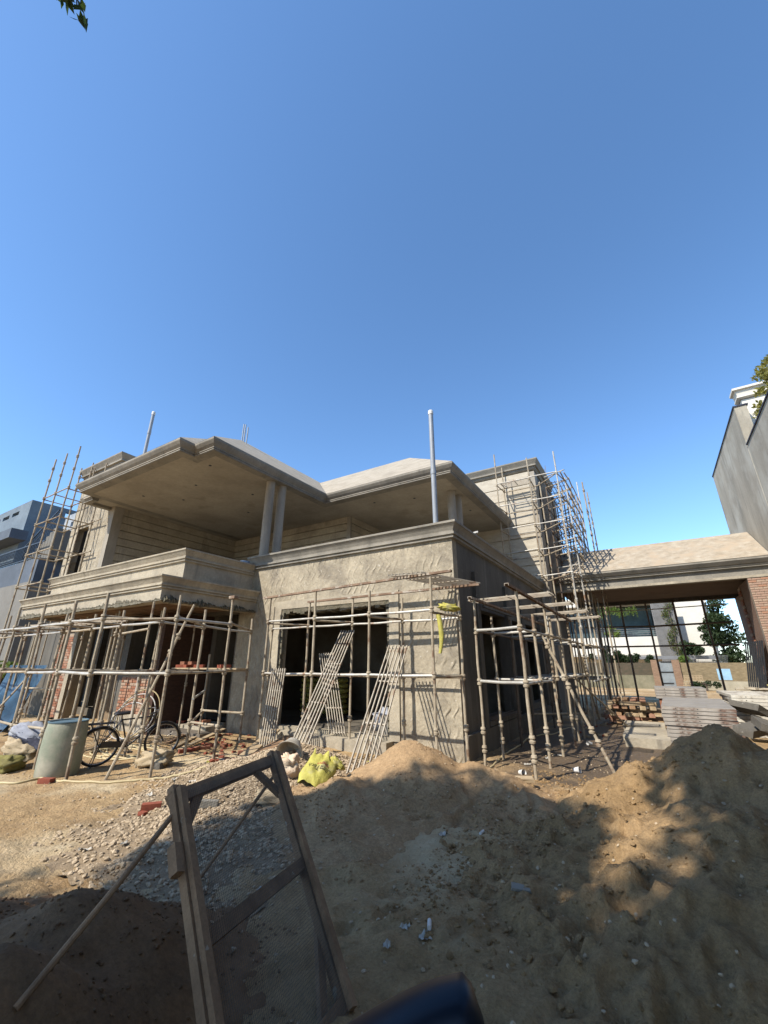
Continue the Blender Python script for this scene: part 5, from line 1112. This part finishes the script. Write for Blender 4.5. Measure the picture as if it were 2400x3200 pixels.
bx(MB(), 1700, 1860, 2235, 2120, YH+2.0, 10, -.3).build('main_wall', white, hb_)
bx(MB(), 1700, 1993, 2078, 2048, YH, .3).build('balcony_front', white, hb_)
bx(MB(), 1700, 2048, 2050, 2052, YH+.05, 2).build('balcony_floor', white, hb_)
bx(MB(), 1700, 1870, 2060, 1893, YH-.3, 2.4).build('roof_slab', white, hb_)
bx(MB(), 1720, 1895, 2050, 1992, YH+1.9, .08).build('window', glass, hb_)
for k in range(44): x_ = 1880+k*3.6; (bx(MB(), x_, 1900, x_+2.2, 1990, YH+1.80-.03*(k % 2), .05).build('curtain_fold', curtain, hb_))
for y_ in (1960, 1966, 1972, 1978, 1984, 1990): bx(MB(), 1860, y_, 2070, y_+1.3, YH+.1, .05).build('balcony_rail', slatg, hb_)
lv = bx(MB(), 2050, 1880, 2128, 2068, YH-.4, .06).build('louvre_screen', slatg, hb_)
for k in range(34): x_ = 2051+k*2.25; bx(MB(), x_, 1880, x_+1.1, 2068, YH-.52, .1).build('louvre', M('pale louvre', (0.34,0.33,0.31), None, bump=0), hb_, None) 
bx(MB(), 2080, 1855, 2215, 2068, YH+.8, 1.2).build('stair_wall', white, hb_)
bx(MB(), 1860, 2050, 2240, 2060, YW+3, .2).build('garden_hedge_rail', slatg, hb_)
for k in range(7): bx(MB(), 2120, 2048+k*3.6, 2275, 2049.2+k*3.6, YW+2.5, .05).build('fence_rail', chrome, hb_)
def pxtree(name, label, px, py, Y, rx, rz, n, size, mat, seed, k=9, group=None):
    c = PY(px, py, Y); h = c.z+rz; return tree(name, label, (c.x, Y, 0), max(h, .8), crown_blobs(seed, (0,0,c.z), (rx*.7, rx*.7, rz*.75), k, max(.25, min(rx, rz)*.45)), mat, n, size, seed, .12 if h > 4 else .05, group, 'tree' if h > 3 else 'shrub')
pxtree('tree', 'tall dark green tree beside the white villa', 2250, 1985, 44, 1.6, 3.6, 3800, .16, leafD, 61, 20)
pxtree('shrub', 'dark green bush under the louvred screen of the villa', 2165, 2030, 43.5, 1.5, .8, 1500, .13, leafD, 62, 12)
pxtree('shrub', 'dark hedge bush on top of the mossy boundary wall', 1905, 2048, 42, 2.0, .8, 2200, .12, leafD, 63, 12)
pxtree('shrub', 'low dark creeper along the boundary wall beside the gate', 1985, 2058, 42, 2.0, .35, 1500, .10, leafD, 64, 12)
pxtree('shrub', 'yellow flowering bush on the villa balcony', 1912, 1972, YH+.3, .85, .62, 800, .10, leafC, 65, 8)
pxtree('shrub', 'pale leafed plant beyond the gate pier', 2140, 2066, 42.5, .9, .4, 600, .12, leafC, 66, 6)
pxtree('shrub', 'grey green weeds at the foot of the boundary wall', 2205, 2140, 38.5, 1.0, .35, 700, .09, leafD, 67, 7)
for k, (x0, x1) in enumerate(((1862,1910),(1915,1945),(1955,1985))):
    t = thing('hanging_creeper', ('widest yellow green creeper hanging from the villa roof slab', 'middle yellow green creeper hanging from the villa roof slab', 'thin yellow green creeper hanging from the villa roof slab')[k], 'creeper', tuple(PY((x0+x1)/2, 1895, YH-.3)), 0, 'creepers on the villa')
    a_ = PY(x0, 1895, YH-.35); b_ = PY(x1, 1895, YH-.35); w_ = b_.x-a_.x
    cs = [(-w_/2+w_*j/7, 0, -.25-.5*random.random()*(1.3-k*.3)) for j in range(8)]
    leaves('foliage', leafC, cs, [(.14,.1,.45)]*8, 520-120*k, .075, t, (0,0,0), 70+k, .5, .8); MB().bar((-w_/2,0,.02), (w_/2,0,.02), .03, .03).build('stem', bark, t, None, False)
vt = thing('climbing_vine', 'tall green vine climbing the edge of the louvred screen', 'creeper', tuple(PY(2124, 2060, YH-.7)))
zz_ = PY(2118, 1885, YH-.7).z-PY(2124, 2060, YH-.7).z
leaves('foliage', leafA, [(-.1+.25*math.sin(i), 0, zz_*i/14) for i in range(15)], [(.32,.12,.5)]*15, 700, .09, vt, (0,0,0), 77); MB().path([(0,0,-2.5),(.05,0,zz_*.5),(0,0,zz_)], .03, 6).build('stem', bark, vt, None, False)
wt = thing('water_tank_stand', 'pale blue painted board leaning by the boundary wall', 'board', tuple(PY(2262, 2110, 38)))
bx(MB(), 2243, 2090, 2285, 2125, 38, .08).build('board', bluep if False else M('pale blue board', (0.30,0.48,0.62), None, bump=.1), wt)
wt.name = 'painted_board'
# trees behind the left end
pxtree('tree', 'leafy bush beside the blue tarpaulin', 10, 2105, 6.4, .9, .8, 900, .09, leafC, 81, 9)

# ------------------------------------------------------------------ trees behind the photographer that shade the yard
for k, (bx_, by_, cz_, rr, lab) in enumerate(((-6.25, -5.2, 10.0, 1.55, 'large shade tree behind the sieve side of the yard'), (-0.55, -2.9, 10.4, 3.15, 'large shade tree whose branch hangs over the yard'), (-8.9, -10.2, 10.0, 2.7, 'large shade tree farthest from the house on the drum side'), (2.4, -4.6, 9.6, 3.0, 'large shade tree beside the grey boundary building'), (-2.9, -6.9, 9.6, 3.0, 'large shade tree in the middle of the group of shade trees'))):
    tree('shade_tree', lab, (bx_, by_, 0), cz_+1, crown_blobs(90+k, (0,0,cz_), (rr*.85, rr*.85, 1.5), 70 if k in (1, 4) else 34, 1.0), leafA, 34000 if k in (1, 4) else 14000, .16, 90+k, .28, 'shade trees behind the photographer')
    if k == 1:
        tt = [o for o in COL.objects if o.name.startswith('shade_tree') and o.parent is None][-1]
        e_ = G(240, 28, 8.6)-Vector((bx_, by_, 0)); tw = MB().path([(-1.2,1.6,10.0), ((-1.2+e_.x)/2,(1.6+e_.y)/2,9.6), tuple(e_)], [.03,.02,.006], 6).build('hanging_twig', bark, tt, 60, False)
        leaves('twig_leaves', leafD, [tuple(e_), tuple(e_+Vector((.06,-.1,.1))), tuple(e_+Vector((-.08,-.12,.16)))], [.12,.10,.10], 34, .075, tw, (0,0,0), 5)

# ------------------------------------------------------------------ car with its side mirror in the foreground
cr_ = thing('parked_car', 'dark blue car with a rounded door mirror standing on the trodden sand', 'car', (0.1, 0.35, 0))
def mirror_rows():
    a = ray(1100, 3190); b = ray(1528, 3098); o = np.array([0,0,CAM_H]); dpt = .62
    return Vector(o+a*dpt), Vector(o+b*dpt)
ma, mb_ = mirror_rows(); ax_ = (mb_-ma).normalized(); upv = Vector((0,0,1)); fwv = ax_.cross(upv).normalized()*-1
if fwv.dot(Vector((_fw[0], _fw[1], 0))) < 0: fwv = -fwv
rows = []
L_ = (mb_-ma).length
for i in range(17):
    f = i/16; hgt = .17*(1-abs(2*f-1.12)**3.2*.62) if f > .0 else .07; c_ = ma+ax_*(L_*1.06*f-.02)
    hgt = .10+.075*math.sin(min(1, f/.8)*math.pi/2) if f < .86 else .175-.10*((f-.86)/.14)**2
    row = []
    for k in range(20):
        a = 2*math.pi*k/20; cs_, sn_ = math.cos(a), math.sin(a); cs_ = math.copysign(abs(cs_)**.7, cs_); sn_ = math.copysign(abs(sn_)**.6, sn_); sc = 1 if f < .9 else max(.25, 1-((f-.9)/.1)**2*.75)
        row.append(c_+fwv*(.055*cs_*sc+.03)+upv*(hgt*.5*sn_*1.0-.085))
    row.append(row[0]); rows.append(row)
mm = MB().grid(rows); mo = mm.build('side_mirror', carblue, cr_, 50)
cap_ = MB(); cap_.v = [tuple(v) for v in rows[0][:-1]]; cap_.f = [tuple(range(20))]; cap_.add(rows[-1][:-1], [tuple(range(20))]); cap_.build('mirror_end', blackm, mo)
MB().bar(ma-ax_*.02+fwv*.03-upv*.12, ma-ax_*.16+fwv*.01-upv*.2, .06, .05).build('mirror_arm', blackm, mo)
dm = ma-ax_*.2; db = Vector((dm.x, dm.y, 0))
for (z0, z1, nm, mt) in ((.35, 1.02, 'door', carblue), (.2, .34, 'sill', blackm)):
    MB().obox(Vector((dm.x, dm.y, (z0+z1)/2))-fwv*.75-ax_*.05, fwv, ax_, upv, .85, .05, (z1-z0)/2).build(nm, mt, cr_)
MB().path([tuple(Vector((dm.x, dm.y, .31))-fwv*1.35+ax_*(.0+.05*0)-ax_*.1+fwv*.27*math.cos(2*math.pi*k/24)+upv*.27*math.sin(2*math.pi*k/24)) for k in range(24)], .05, 8, True).build('wheel', rubber, cr_)
